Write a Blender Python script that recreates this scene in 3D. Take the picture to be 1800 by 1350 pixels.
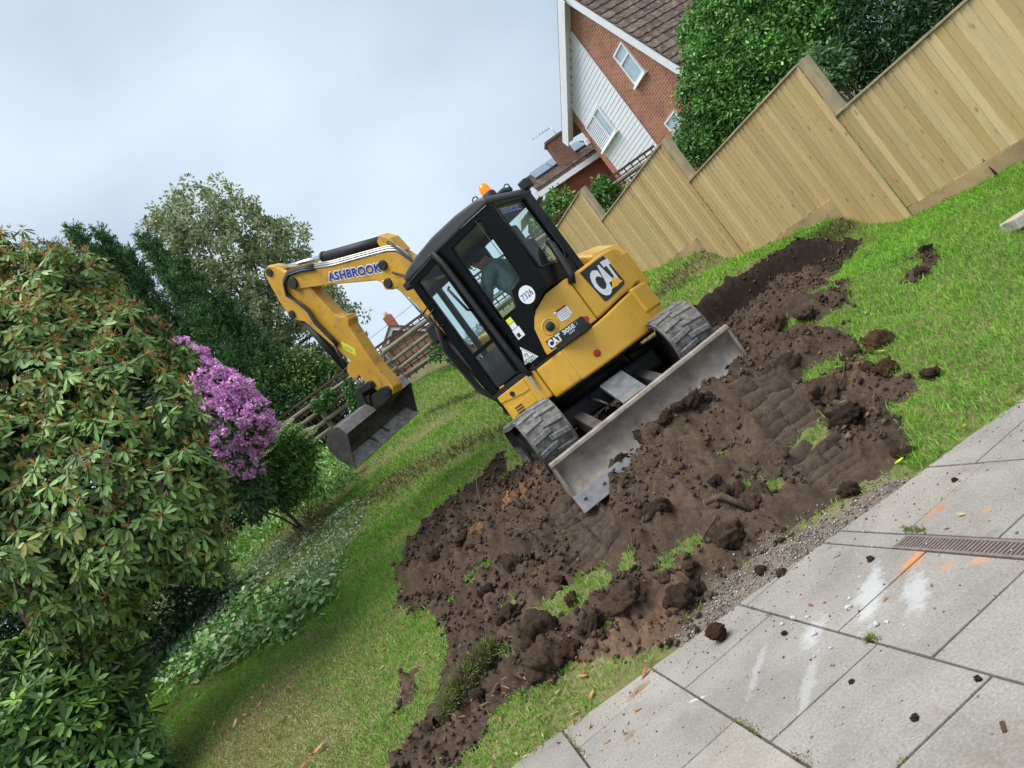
import bpy, bmesh, math, random
import numpy as np
from mathutils import Vector, Matrix

random.seed(7); rng = np.random.default_rng(11)
for o in list(bpy.data.objects): bpy.data.objects.remove(o, do_unlink=True)
S = bpy.context.scene
COL = S.collection
R = math.radians

# ------------------------------------------------------------------ camera
EYE, ROLL, PITCH, FPX = 1.6, R(36.0), R(2.5), 1350.0
cd = bpy.data.cameras.new('camera'); cam = bpy.data.objects.new('camera', cd); COL.objects.link(cam)
cd.sensor_fit = 'HORIZONTAL'; cd.sensor_width = 36.0; cd.lens = FPX / 1800 * 36.0
cd.clip_start = 0.05; cd.clip_end = 900
_fw = Vector((0, math.cos(PITCH), math.sin(PITCH))); _rt = Vector((1, 0, 0)); _up = Vector((0, -math.sin(PITCH), math.cos(PITCH)))
_x = math.cos(ROLL) * _rt - math.sin(ROLL) * _up; _y = math.sin(ROLL) * _rt + math.cos(ROLL) * _up; _z = -_fw
cam.matrix_world = Matrix(((_x.x, _y.x, _z.x, 0), (_x.y, _y.y, _z.y, 0), (_x.z, _y.z, _z.z, EYE), (0, 0, 0, 1)))
S.camera = cam

# ------------------------------------------------------------------ sky, sun, exposure
SUN_EL, SUN_AZ = R(69), R(228)      # soft light from behind and to the left of the camera
world = bpy.data.worlds.new('World'); S.world = world; world.use_nodes = True
wn, wl = world.node_tree.nodes, world.node_tree.links
wn.clear()
w_out = wn.new('ShaderNodeOutputWorld'); w_bg = wn.new('ShaderNodeBackground'); w_bg.inputs[1].default_value = 0.1
w_sky = wn.new('ShaderNodeTexSky'); w_sky.sky_type = 'NISHITA'; w_sky.sun_disc = False
w_sky.sun_elevation = SUN_EL; w_sky.sun_rotation = SUN_AZ; w_sky.air_density = 1.0; w_sky.dust_density = 2.0
w_tc = wn.new('ShaderNodeTexCoord')
w_n1 = wn.new('ShaderNodeTexNoise'); w_n1.inputs['Scale'].default_value = 1.8; w_n1.inputs['Detail'].default_value = 5; w_n1.inputs['Roughness'].default_value = 0.42
w_r1 = wn.new('ShaderNodeValToRGB'); w_r1.color_ramp.elements[0].position = 0.36; w_r1.color_ramp.elements[1].position = 0.66
w_r1.color_ramp.elements[0].color = (0.42, 0.51, 0.61, 1); w_r1.color_ramp.elements[1].color = (0.69, 0.80, 0.91, 1)
w_sc = wn.new('ShaderNodeMix'); w_sc.data_type = 'RGBA'; w_sc.blend_type = 'MULTIPLY'; w_sc.inputs[0].default_value = 1
w_sc.inputs[7].default_value = (4.05, 4.05, 4.05, 1)
w_mx = wn.new('ShaderNodeMix'); w_mx.data_type = 'RGBA'; w_mx.inputs[0].default_value = 0.94
w_mp = wn.new('ShaderNodeMapping'); w_mp.inputs['Location'].default_value = (0.35, 0.1, 0.62); w_mp.inputs['Scale'].default_value = (1, 1, 1.6)
wl.new(w_tc.outputs['Generated'], w_mp.inputs[0]); wl.new(w_mp.outputs[0], w_n1.inputs['Vector'])
wl.new(w_n1.outputs[0], w_r1.inputs[0]); wl.new(w_r1.outputs[0], w_sc.inputs[6])
wl.new(w_sky.outputs[0], w_mx.inputs[6]); wl.new(w_sc.outputs[2], w_mx.inputs[7])
wl.new(w_mx.outputs[2], w_bg.inputs[0]); wl.new(w_bg.outputs[0], w_out.inputs[0])
sd = bpy.data.lights.new('sun', 'SUN'); sun = bpy.data.objects.new('sun', sd); COL.objects.link(sun)
sd.energy = 1.5; sd.angle = R(46); sd.color = (1.0, 0.97, 0.92)
_d = Vector((math.sin(SUN_AZ) * math.cos(SUN_EL), math.cos(SUN_AZ) * math.cos(SUN_EL), math.sin(SUN_EL)))
sun.rotation_euler = (-_d).to_track_quat('-Z', 'Y').to_euler()
S.view_settings.view_transform = 'Standard'; S.view_settings.look = 'None'; S.view_settings.gamma = 1.0
S.view_settings.exposure = 1.6; S.view_settings.use_curve_mapping = False
S.render.engine = 'CYCLES'

# ------------------------------------------------------------------ survey helpers: photo bearing -> a place in the garden
_c, _s, _cp, _sp = math.cos(ROLL), math.sin(ROLL), math.cos(PITCH), math.sin(PITCH)
def ray(px, py):
    a, b = px - 900.0, py - 675.0
    u, v = a * _c - b * _s, a * _s + b * _c
    return np.array([u, FPX * _cp + v * _sp, FPX * _sp - v * _cp])
def aty(px, py, y):
    r = ray(px, py); t = y / r[1]
    return np.array([r[0] * t, y, EYE + r[2] * t])
def atz(px, py, z):
    r = ray(px, py); t = (z - EYE) / r[2]
    return np.array([r[0] * t, r[1] * t, z])

# ------------------------------------------------------------------ numeric noise
def _h(ix, iy, iz, seed):
    n = (ix.astype(np.int64) * 374761393 + iy.astype(np.int64) * 668265263 + iz.astype(np.int64) * 2147483647 + seed * 1274126177) & 0xFFFFFFFF
    n = ((n ^ (n >> 13)) * 1274126177) & 0xFFFFFFFF
    n = ((n ^ (n >> 16)) * 2246822519) & 0xFFFFFFFF
    return ((n ^ (n >> 15)) & 0xFFFFFF) / float(0xFFFFFF)
def vnoise(x, y, seed=0):
    x = np.asarray(x, float); y = np.asarray(y, float)
    ix, iy = np.floor(x), np.floor(y); fx, fy = x - ix, y - iy
    fx = fx * fx * fx * (fx * (fx * 6 - 15) + 10); fy = fy * fy * fy * (fy * (fy * 6 - 15) + 10); z = np.zeros_like(ix)
    a, b, c, d = _h(ix, iy, z, seed), _h(ix + 1, iy, z, seed), _h(ix, iy + 1, z, seed), _h(ix + 1, iy + 1, z, seed)
    return (a + (b - a) * fx) * (1 - fy) + (c + (d - c) * fx) * fy
def fbm(x, y, oct=4, seed=0, gain=0.5):
    t, a, n = 0, 1.0, 0
    for i in range(oct):
        t = t + a * (vnoise(x * 2 ** i + 17.3 * i, y * 2 ** i - 9.1 * i, seed + i) * 2 - 1); n += a; a *= gain
    return t / n
def sstep(a, b, x):
    t = np.clip((x - a) / (b - a), 0, 1); return t * t * (3 - 2 * t)
def inpoly(x, y, poly):
    x = np.asarray(x, float); y = np.asarray(y, float); c = np.zeros(x.shape, bool); n = len(poly)
    for i in range(n):
        x1, y1 = poly[i]; x2, y2 = poly[(i + 1) % n]
        if y1 == y2: continue
        k = ((y1 > y) != (y2 > y)) & (x < (x2 - x1) * (y - y1) / (y2 - y1) + x1); c ^= k
    return c
def polydist(x, y, poly, closed=True):
    d = np.full(np.shape(x), 1e9); n = len(poly)
    for i in range(n if closed else n - 1):
        x1, y1 = poly[i]; x2, y2 = poly[(i + 1) % n]; dx, dy = x2 - x1, y2 - y1; L = dx * dx + dy * dy + 1e-12
        t = np.clip(((x - x1) * dx + (y - y1) * dy) / L, 0, 1)
        d = np.minimum(d, np.hypot(x - x1 - t * dx, y - y1 - t * dy))
    return d
def sdf(x, y, poly):
    d = polydist(x, y, poly); return np.where(inpoly(x, y, poly), -d, d)

# ------------------------------------------------------------------ objects
def link(o, parent=None, kind=None, label=None, cat=None, group=None):
    COL.objects.link(o)
    if parent is not None: o.parent = parent
    if kind: o['kind'] = kind
    if label: o['label'] = label
    if cat: o['category'] = cat
    if group: o['group'] = group
    return o
def thing(name, label, cat, loc=(0, 0, 0), rotz=0.0, group=None):
    o = bpy.data.objects.new(name, None); o.empty_display_size = 0.1
    o.location = loc; o.rotation_euler = (0, 0, rotz)
    return link(o, None, None, label, cat, group)
def npmesh(name, V, Fc, mat=None, smooth=False, cols=None, matidx=None):
    """V (n,3), Fc (m,k) all faces the same size"""
    V = np.asarray(V, np.float32); Fc = np.asarray(Fc, np.int32); k = Fc.shape[1]
    me = bpy.data.meshes.new(name)
    me.vertices.add(len(V)); me.vertices.foreach_set('co', V.ravel())
    me.loops.add(Fc.size); me.loops.foreach_set('vertex_index', Fc.ravel())
    me.polygons.add(len(Fc)); me.polygons.foreach_set('loop_start', np.arange(0, Fc.size, k, dtype=np.int32))
    if smooth: me.polygons.foreach_set('use_smooth', np.ones(len(Fc), bool))
    for m in (mat if isinstance(mat, (list, tuple)) else [mat]):
        if m: me.materials.append(m)
    if matidx is not None: me.polygons.foreach_set('material_index', np.asarray(matidx, np.int32))
    me.update(calc_edges=True)
    if cols is not None:
        for nm, c in cols.items():
            at = me.attributes.new(nm, 'FLOAT_COLOR', 'POINT')
            c = np.asarray(c, np.float32)
            if c.shape[1] == 3: c = np.concatenate([c, np.ones((len(c), 1), np.float32)], 1)
            at.data.foreach_set('color', c.ravel())
    return me
def npobj(name, V, Fc, mat=None, parent=None, smooth=False, cols=None, **kw):
    return link(bpy.data.objects.new(name, npmesh(name, V, Fc, mat, smooth, cols)), parent, **kw)

class MB:
    """collects boxes, prisms, tubes and turned shapes for ONE mesh"""
    def __init__(s): s.v = []; s.f = []; s.sm = []
    def add(s, vs, fs, sm=False):
        b = len(s.v); s.v += [tuple(map(float, p)) for p in vs]; s.f += [tuple(b + i for i in f) for f in fs]; s.sm += [sm] * len(fs)
        return s
    def box(s, c, d, rz=0.0, M=None):
        hx, hy, hz = d[0] / 2, d[1] / 2, d[2] / 2; ps = []
        for z in (-hz, hz):
            for x, y in ((-hx, -hy), (hx, -hy), (hx, hy), (-hx, hy)):
                p = Vector((x, y, z))
                if M is not None: p = M @ p
                if rz: p = Matrix.Rotation(rz, 3, 'Z') @ p
                ps.append((p.x + c[0], p.y + c[1], p.z + c[2]))
        return s.add(ps, [(3, 2, 1, 0), (4, 5, 6, 7), (0, 1, 5, 4), (1, 2, 6, 5), (2, 3, 7, 6), (3, 0, 4, 7)])
    def hexa(s, p):   # 8 points, bottom 4 ccw then top 4
        return s.add(p, [(3, 2, 1, 0), (4, 5, 6, 7), (0, 1, 5, 4), (1, 2, 6, 5), (2, 3, 7, 6), (3, 0, 4, 7)])
    def prism(s, poly, to3, a, b):
        """poly: list of 2d points; to3(p, w) -> 3d; w from a to b"""
        n = len(poly); ar = sum(poly[i][0] * poly[(i + 1) % n][1] - poly[(i + 1) % n][0] * poly[i][1] for i in range(n))
        vs = [to3(p, a) for p in poly] + [to3(p, b) for p in poly]
        fs = [tuple(range(n))[::-1], tuple(range(n, 2 * n))] + [(i, (i + 1) % n, n + (i + 1) % n, n + i) for i in range(n)]
        return s.add(vs, fs)
    def tube(s, pts, r, n=8, caps=True, sm=True):
        P = [Vector(p) for p in pts]; rr = r if isinstance(r, (list, tuple)) else [r] * len(P); vs = []; fs = []; up = None
        for i, p in enumerate(P):
            t = (P[min(i + 1, len(P) - 1)] - P[max(i - 1, 0)]).normalized()
            if up is None: up = t.orthogonal().normalized()
            up = (up - t * up.dot(t));
            up = up.normalized() if up.length > 1e-6 else t.orthogonal().normalized()
            b = t.cross(up)
            for k in range(n):
                a = 2 * math.pi * k / n; q = p + (up * math.cos(a) + b * math.sin(a)) * rr[i]; vs.append(q)
        for i in range(len(P) - 1):
            for k in range(n): fs.append((i * n + k, i * n + (k + 1) % n, (i + 1) * n + (k + 1) % n, (i + 1) * n + k))
        base = len(s.v); s.add(vs, fs, sm)
        if caps:
            s.f.append(tuple(base + k for k in range(n))[::-1]); s.sm.append(False)
            e = base + (len(P) - 1) * n; s.f.append(tuple(e + k for k in range(n))); s.sm.append(False)
        return s
    def cyl(s, a, b, r, n=16, r2=None):
        return s.tube([a, b], [r, r if r2 is None else r2], n)
    def lathe(s, prof, c=(0, 0, 0), n=16, M=None):
        vs = []; fs = []
        for r, z in prof:
            for k in range(n):
                a = 2 * math.pi * k / n; p = Vector((r * math.cos(a), r * math.sin(a), z))
                if M is not None: p = M @ p
                vs.append((p.x + c[0], p.y + c[1], p.z + c[2]))
        for i in range(len(prof) - 1):
            for k in range(n): fs.append((i * n + k, i * n + (k + 1) % n, (i + 1) * n + (k + 1) % n, (i + 1) * n + k))
        return s.add(vs, fs, True)
    def mesh(s, name, mat):
        me = bpy.data.meshes.new(name); me.from_pydata(s.v, [], s.f); me.materials.append(mat)
        me.polygons.foreach_set('use_smooth', np.array(s.sm, bool)); me.update()
        bm = bmesh.new(); bm.from_mesh(me); bmesh.ops.recalc_face_normals(bm, faces=bm.faces); bm.to_mesh(me); bm.free()
        return me
    def obj(s, name, mat, parent=None, bevel=0.0, seg=2, **kw):
        o = link(bpy.data.objects.new(name, s.mesh(name, mat)), parent, **kw)
        if bevel:
            m = o.modifiers.new('bevel', 'BEVEL'); m.width = bevel; m.segments = seg; m.limit_method = 'ANGLE'; m.angle_limit = R(35); m.harden_normals = False
        return o
def copyobj(o, parent=None):
    c = o.copy(); COL.objects.link(c); c.parent = parent
    return c

# ------------------------------------------------------------------ materials
def newmat(name):
    m = bpy.data.materials.new(name); m.use_nodes = True; nt = m.node_tree; b = nt.nodes['Principled BSDF']
    return m, nt, b
def nd(nt, t, **kw):
    n = nt.nodes.new(t)
    for k, v in kw.items():
        if k.startswith('i_'): n.inputs[int(k[2:]) if k[2:].isdigit() else k[2:].replace('_', ' ')].default_value = v
        else: setattr(n, k, v)
    return n
def mixc(nt, fac, a, b, mode='MIX'):
    m = nd(nt, 'ShaderNodeMix', data_type='RGBA', blend_type=mode)
    for k, v in ((0, fac), (6, a), (7, b)):
        if hasattr(v, 'is_linked'): nt.links.new(v, m.inputs[k])
        else: m.inputs[k].default_value = v if not isinstance(v, tuple) or len(v) == 4 else (*v, 1)
    return m.outputs[2]
def noise(nt, scale, detail=4, rough=0.55, coord='Object', vec=None, sc=None):
    n = nd(nt, 'ShaderNodeTexNoise', i_Scale=scale, i_Detail=detail, i_Roughness=rough)
    if vec is None:
        tc = nd(nt, 'ShaderNodeTexCoord'); vec = tc.outputs[coord]
    if sc:
        mp = nd(nt, 'ShaderNodeMapping'); mp.inputs['Scale'].default_value = sc; nt.links.new(vec, mp.inputs[0]); vec = mp.outputs[0]
    nt.links.new(vec, n.inputs['Vector'])
    return n.outputs[0]
def ramp(nt, src, stops):
    r = nd(nt, 'ShaderNodeValToRGB'); cr = r.color_ramp
    while len(cr.elements) < len(stops): cr.elements.new(0.5)
    for e, (p, c) in zip(cr.elements, stops): e.position = p; e.color = (c, c, c, 1) if not isinstance(c, tuple) else ((*c, 1) if len(c) == 3 else c)
    nt.links.new(src, r.inputs[0]); return r.outputs[0]
def bump(nt, b, h, strength=0.3, dist=0.01):
    n = nd(nt, 'ShaderNodeBump', i_Strength=strength, i_Distance=dist); nt.links.new(h, n.inputs['Height']); nt.links.new(n.outputs[0], b.inputs['Normal'])
def plain(name, col, rough=0.5, metal=0.0, var=0.12, vscale=6.0, dirt=None, dirt_amt=0.0, dscale=5.0, bmp=0.0, bscale=60, spec=0.5, coat=0.0):
    m, nt, b = newmat(name)
    c = tuple(col)
    src = mixc(nt, ramp(nt, noise(nt, vscale), [(0.3, 0.0), (0.7, 1.0)]), tuple(x * (1 - var) for x in c), tuple(min(1, x * (1 + var)) for x in c))
    if dirt is not None:
        src = mixc(nt, ramp(nt, noise(nt, dscale, 8, 0.65), [(0.62 - dirt_amt * .35, 0.0), (0.80 - dirt_amt * .35, 0.85)]), src, tuple(dirt))
        rr = ramp(nt, noise(nt, dscale, 8, 0.65), [(0.62 - dirt_amt * .35, rough), (0.80 - dirt_amt * .35, min(1, rough + .35))]); nt.links.new(rr, b.inputs['Roughness'])
    else:
        nt.links.new(ramp(nt, noise(nt, vscale * 3), [(0.3, max(0, rough - .06)), (0.7, min(1, rough + .08))]), b.inputs['Roughness'])
    nt.links.new(src, b.inputs['Base Color']); b.inputs['Metallic'].default_value = metal; b.inputs['Specular IOR Level'].default_value = spec
    b.inputs['Coat Weight'].default_value = coat
    if bmp: bump(nt, b, noise(nt, bscale, 6, 0.6), bmp, 0.01)
    return m
def attrmat(name, rough=0.6, transl=0.0, attr='tint', spec=0.35, grain=None):
    m, nt, b = newmat(name); at = nd(nt, 'ShaderNodeAttribute', attribute_name=attr); src = at.outputs['Color']
    if grain:
        src = mixc(nt, 1.0, src, ramp(nt, noise(nt, grain, 5, 0.6), [(0.3, 0.72), (0.7, 1.25)]), 'MULTIPLY')
    nt.links.new(src, b.inputs['Base Color']); b.inputs['Roughness'].default_value = rough; b.inputs['Specular IOR Level'].default_value = spec
    if transl:
        tr = nd(nt, 'ShaderNodeBsdfTranslucent'); nt.links.new(src, tr.inputs[0]); mx = nd(nt, 'ShaderNodeMixShader', i_0=transl)
        nt.links.new(b.outputs[0], mx.inputs[1]); nt.links.new(tr.outputs[0], mx.inputs[2]); nt.links.new(mx.outputs[0], nt.nodes['Material Output'].inputs[0])
    return m
M_leaf = attrmat('leaf', 0.42, 0.22); M_grass = attrmat('grass_blade', 0.55, 0.25, spec=0.2)
M_bark = plain('bark', (0.09, 0.07, 0.05), 0.9, var=.4, vscale=9, bmp=.6, bscale=25)
# ================================================================== GROUND
PC = [(-30, -.05), (4.40, -.05), (4.50, .0), (5.2, .23), (6.0, .5), (6.6, .72), (7.0, .97), (9.9, 1.03), (10.45, 1.47), (12, 1.95), (15, 2.7), (17, 3.3), (19, 3.8), (25, 5.0), (60, 7), (400, 7)]
PL = [(-30, -.05), (4.46, -.05), (4.56, .01), (5.0, .17), (6.0, .45), (8.0, .97), (10, 1.5), (11, 1.72), (11.7, 2.02), (13.3, 2.35), (13.9, 2.65), (15, 2.85), (17, 3.55), (19, 4.0), (25, 5.0), (60, 7), (400, 7)]
PR = [(-30, -.05), (4.45, -.05), (4.55, .02), (5.5, .3), (7.3, .76), (8.9, .84), (9.3, 1.02), (9.7, 1.34), (11.6, 1.62), (12.0, 1.70), (12.4, 2.10), (14.6, 2.42), (15.3, 2.8), (17, 3.1), (19, 3.6), (25, 5.0), (60, 7), (400, 7)]
PIT = [(-.4, 6.9), (-.45, 8.6), (-.2, 9.9), (.6, 10.45), (1.7, 10.42), (2.6, 10.4), (3.2, 10.42), (3.68, 10.3), (3.95, 9.75), (4.15, 9.4), (4.3, 9.1), (3.9, 8.85), (3.2, 8.3), (2.4, 7.6), (1.9, 6.9)]
def base(x, y):
    x = np.asarray(x, float); y = np.asarray(y, float)
    f = lambda P: np.interp(y, [p[0] for p in P], [p[1] for p in P])
    wl_ = 1 - sstep(-1.9, -.2, x); wr = sstep(2.2, 4.1, x)
    return f(PC) * (1 - wl_ - wr) + f(PL) * wl_ + f(PR) * wr
def ghit(px, py, f=None):
    """where the line of sight first meets the slope"""
    f = f or base; r = ray(px, py); r = r / r[1]; y = np.arange(2.0, 40, .02)
    d = EYE + r[2] * y - f(r[0] * y, y); k = np.where(d < 0)[0]
    yy = y[k[0]] if len(k) else 30.0
    return float(r[0] * yy), float(yy)
z8 = lambda x, y: (x / 2.454 + 1100, y / 2.454 + 300)
z5 = lambda x, y: (x / 2.571 + 600, y / 2.571 + 850)
DIRT_PX = [(1500, 425), (1478, 470), (1460, 497), (1499, 502), (1500, 545), (1482, 585), (1528, 597), (1548, 640), (1586, 665), (1596, 692), (1562, 716), (1600, 760), (1590, 812), (1556, 838),
           (1500, 868), (1430, 915), (1350, 955), (1290, 1000), (1262, 1040), (1238, 1075), (1200, 1120), (1150, 1152), (1085, 1165), (1010, 1190), (950, 1205), (880, 1228), (862, 1262), (838, 1300), (790, 1345), (740, 1390), (690, 1400),
           (690, 1340), (745, 1290), (778, 1225), (800, 1165), (800, 1120), (776, 1085), (742, 1078), (706, 1058), (700, 1010), (716, 965), (742, 925), (792, 880), (850, 838), (884, 800)]
DIRT = [ghit(*p) for p in DIRT_PX] + [(-.75, 9.3), (-.35, 10.1), (.6, 10.47), (1.7, 10.44), (2.6, 10.42), (3.2, 10.44), (3.7, 10.32), (3.97, 9.77), (4.17, 9.42), (4.32, 9.1)]
# turf left standing inside the dug area
TURF = [(1022, 1045, .20), (985, 1060, .13), (1060, 1030, .12), (1105, 1000, .10), (1205, 988, .15), (1235, 975, .08), (1440, 757, .10), (1425, 775, .07), (1450, 655, .13), (1480, 650, .08), (1350, 868, .11), (1318, 862, .08), (1285, 800, .05),
        (1440, 518, .15), (1410, 575, .10), (900, 1085, .07), (895, 1070, .06), (1075, 1105, .06), (845, 1015, .05), (858, 998, .05), (822, 1035, .05), (808, 1055, .05), (870, 985, .04), (900, 1150, .05), (1000, 955, .05), (1480, 560, .14), (1010, 1190, .10), (1060, 1180, .1)]
TURF = [(*ghit(px, py), r) for px, py, r in TURF]
GRAV = [ghit(*p) for p in [(1560, 845), (1500, 872), (1430, 920), (1350, 960), (1290, 1005), (1255, 1050), (1230, 1090), (1190, 1135), (1215, 1140), (1290, 1085), (1370, 1020), (1430, 985), (1520, 930), (1590, 880), (1600, 850)]]
PRINTS = [(ghit(998, 885), ghit(1085, 985), .20), (ghit(1335, 690), ghit(1500, 855), .21)]
BARE = [(*ghit(px, py), r) for px, py, r in [(1634, 446, .10), (1640, 462, .08), (1626, 475, .10), (1612, 490, .10), (722, 1205, .07), (716, 1232, .08), (735, 1185, .05), (1530, 450, .08)]]
def pitdist(x, y): return sdf(x, y, PIT) + fbm(x * 2.5, y * 2.5, 2, 3) * .04
def dirtmask(x, y):
    d = sdf(x, y, DIRT) + fbm(x * 3.1, y * 3.1, 3, 5) * .11 + fbm(x * 11, y * 11, 2, 9) * .035
    pt = pitdist(x, y); d = np.where((pt < .06) & (y > 8.3), np.minimum(d, pt - .06), d)
    nb_ = fbm(x * 6, y * 6, 2, 33) * .09; nt_ = fbm(x * 5, y * 5, 3, 21) * .10
    for tx, ty, r in BARE: d = np.minimum(d, np.hypot(x - tx, y - ty) - r + nb_)
    for tx, ty, r in TURF:
        dd = r * .95 - np.hypot((x - tx) * .85, (y - ty)) + nt_
        d = np.maximum(d, dd)
    return d            # < 0 : bare soil
def gravmask(x, y):
    return sdf(x, y, GRAV) + fbm(x * 4, y * 4, 3, 31) * .07
def ground(x, y, detail=True):
    x = np.asarray(x, float); y = np.asarray(y, float)
    h = base(x, y)
    pit = pitdist(x, y)
    floor = 1.0 + .03 * fbm(x, y, 2, 4) - .30 * sstep(7.1, 6.6, y)
    h = np.where(pit < 0, np.minimum(h, np.maximum(floor - .16 * np.exp(-((pit + .22) / .16) ** 2) * sstep(8.6, 9.2, y) * sstep(2.0, 2.6, x), h - (-pit) * 9)), h)
    d = dirtmask(x, y); a = sstep(.04, -.12, d)
    # heap pushed up in front of the blade, spoil bank towards the paving, lumps
    heap = .27 * np.exp(-(((x - 1.05) / .5) ** 2 + ((y - 6.30) / .26) ** 2)) + .14 * np.exp(-(((x - 1.5) / .5) ** 2 + ((y - 6.1) / .35) ** 2))
    heap += .15 * np.exp(-(((x - .35) / .45) ** 2 + ((y - 5.75) / .35) ** 2)) + .16 * np.exp(-(((x - .5) / .35) ** 2 + ((y - 5.05) / .2) ** 2))
    heap += .10 * np.exp(-(((x + .45) / .3) ** 2 + ((y - 4.9) / .18) ** 2)) + .10 * np.exp(-(((x - 2.3) / .5) ** 2 + ((y - 6.9) / .4) ** 2)) + .12 * np.exp(-(((x - 2.9) / .35) ** 2 + ((y - 6.35) / .3) ** 2))
    heap -= .13 * np.exp(-(((x - .05) / .35) ** 2 + ((y - 6.45) / .25) ** 2)) + .10 * np.exp(-(((x - 1.75) / .25) ** 2 + ((y - 6.6) / .25) ** 2))
    heap -= .07 * np.exp(-(((x + .9) / .35) ** 2 + ((y - 5.9) / .22) ** 2))
    h = h + a * heap
    # natural unevenness of the grass
    h = h + .03 * fbm(x * .9, y * .9, 3, 40) * sstep(4.6, 5.4, y)
    pr = np.zeros_like(h)
    for (x0, y0), (x1, y1), w in PRINTS:
        L = math.hypot(x1 - x0, y1 - y0); ux, uy = (x1 - x0) / L, (y1 - y0) / L
        t = (x - x0) * ux + (y - y0) * uy; q = (x - x0) * uy - (y - y0) * ux
        k = sstep(w, w - .05, np.abs(q + .02 * fbm(t * 3, q * 3, 2, 55))) * sstep(-.25, -.1, t) * sstep(L + .12, L - .05, t)
        ph = t * 46 + 3.1 * sstep(-.02, .02, q) + 7 * np.abs(q) + 1.6 * fbm(x * 5, y * 5, 2, 56)
        h = h - k * a * .045
        pr = np.maximum(pr, k)
    if detail:
        rough = (.085 * fbm(x * 2.6, y * 2.6, 3, 60) + .17 * (np.abs(fbm(x * 4.3, y * 4.3, 2, 66)) - .2) + .11 * (np.abs(fbm(x * 9.5 + .6 * fbm(x * 5, y * 5, 2, 8), y * 9.5, 2, 70)) - .2) + .05 * (np.abs(fbm(x * 21, y * 21, 2, 72)) - .2) + .012 * fbm(x * 40, y * 40, 2, 75))
        h = h + a * rough * (1 - .82 * pr)
        h = h + a * (1 - pr) * .035 * np.maximum(0, vnoise(x * 9, y * 9, 81) - .55) / .45
    else:
        h = h + a * .075 * fbm(x * 2.6, y * 2.6, 3, 60) * (1 - .8 * pr)
    return h
def gz(x, y): return float(ground(np.array([x]), np.array([y]))[0])
def axis(lo, hi, step, far_lo, far_hi, g=1.22):
    a = list(np.arange(lo, hi + 1e-6, step)); s = step; v = hi
    while v < far_hi: s = min(s * g, 12); v += s; a.append(v)
    s = step; v = lo; b = []
    while v > far_lo: s = min(s * g, 12); v -= s; b.append(v)
    return np.array(b[::-1] + a)
gx = axis(-3.0, 5.0, .023, -150, 150); gy = axis(4.1, 10.7, .023, -8, 260)
XX, YY = np.meshgrid(gx, gy); ZZ = ground(XX, YY)
DM = dirtmask(XX, YY); GM = gravmask(XX, YY)
nx, ny = len(gx), len(gy)
V = np.stack([XX, YY, ZZ], -1).reshape(-1, 3)
idx = np.arange(nx * ny).reshape(ny, nx)
Q = np.stack([idx[:-1, :-1], idx[:-1, 1:], idx[1:, 1:], idx[1:, :-1]], -1).reshape(-1, 4)
qd = (DM.ravel()[Q].mean(1) < 0)
# colour of the earth: dark topsoil, patches of clay, dry straw, gravel
x_, y_ = XX.ravel(), YY.ravel()
n1 = fbm(x_ * 1.7, y_ * 1.7, 4, 90) * .5 + .5; n2 = fbm(x_ * 9, y_ * 9, 3, 95) * .5 + .5
soil = np.array([.061, .0415, .0295])[None] * (.72 + .75 * n2[:, None])
def blend(c, col, w): return c * (1 - w[:, None]) + np.array(col)[None] * w[:, None]
soil = blend(soil, (.11, .072, .05), sstep(.55, .8, n1) * .5)
for px, py, rx, ry, col, s in [(900, 885, .35, .25, (.25, .125, .05), .8), (860, 915, .3, .12, (.22, .11, .045), .7), (1150, 1120, .35, .14, (.15, .09, .055), .75), (1240, 1010, .3, .14, (.12, .075, .045), .6), (1100, 1140, .4, .12, (.15, .095, .06), .7), (1530, 640, .25, .2, (.16, .085, .045), .6), (1430, 500, .5, .3, (.12, .075, .05), .5), (1190, 800, .25, .15, (.10, .07, .05), .5)]:
    cx_, cy_ = ghit(px, py); w = np.exp(-(((x_ - cx_) / rx) ** 2 + ((y_ - cy_) / ry) ** 2)) * s
    soil = blend(soil, col, np.clip(w * (.4 + 1.2 * n2), 0, 1))
pw = pitdist(x_, y_); soil = blend(soil, (.022, .016, .012), sstep(-.42, -.2, pw) * sstep(8.5, 9.0, y_) * .85)  # darker along the cut wall and foot of the trench
under = np.array([.13, .13, .05])[None] * (.7 + .6 * n2[:, None])
lawnc = blend(under, (.21, .17, .085), sstep(.55, .8, n1) * .6)
gw = sstep(.05, -.06, GM.ravel())
grv = np.array([.155, .13, .105])[None] * (.6 + .8 * n2[:, None])
soil = soil * (1 - .8 * gw[:, None]) + .8 * gw[:, None] * grv; lawnc = lawnc * (1 - gw[:, None]) + gw[:, None] * grv
m, nt, b = newmat('soil'); at = nd(nt, 'ShaderNodeAttribute', attribute_name='tint')
src = mixc(nt, 1.0, at.outputs[0], ramp(nt, noise(nt, 24, 8, .7), [(.3, .6), (.7, 1.4)]), 'MULTIPLY'); nt.links.new(src, b.inputs['Base Color'])
b.inputs['Roughness'].default_value = .95; b.inputs['Specular IOR Level'].default_value = .15; bump(nt, b, noise(nt, 38, 5, .6), .30, .02); M_soil = m
def compact(V, Fc, C):
    u, inv = np.unique(Fc, return_inverse=True); return V[u], inv.reshape(Fc.shape), C[u]
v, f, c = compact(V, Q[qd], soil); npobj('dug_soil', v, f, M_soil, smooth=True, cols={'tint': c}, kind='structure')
v, f, c = compact(V, Q[~qd], lawnc); npobj('lawn', v, f, M_soil, smooth=True, cols={'tint': c}, kind='structure')

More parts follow.
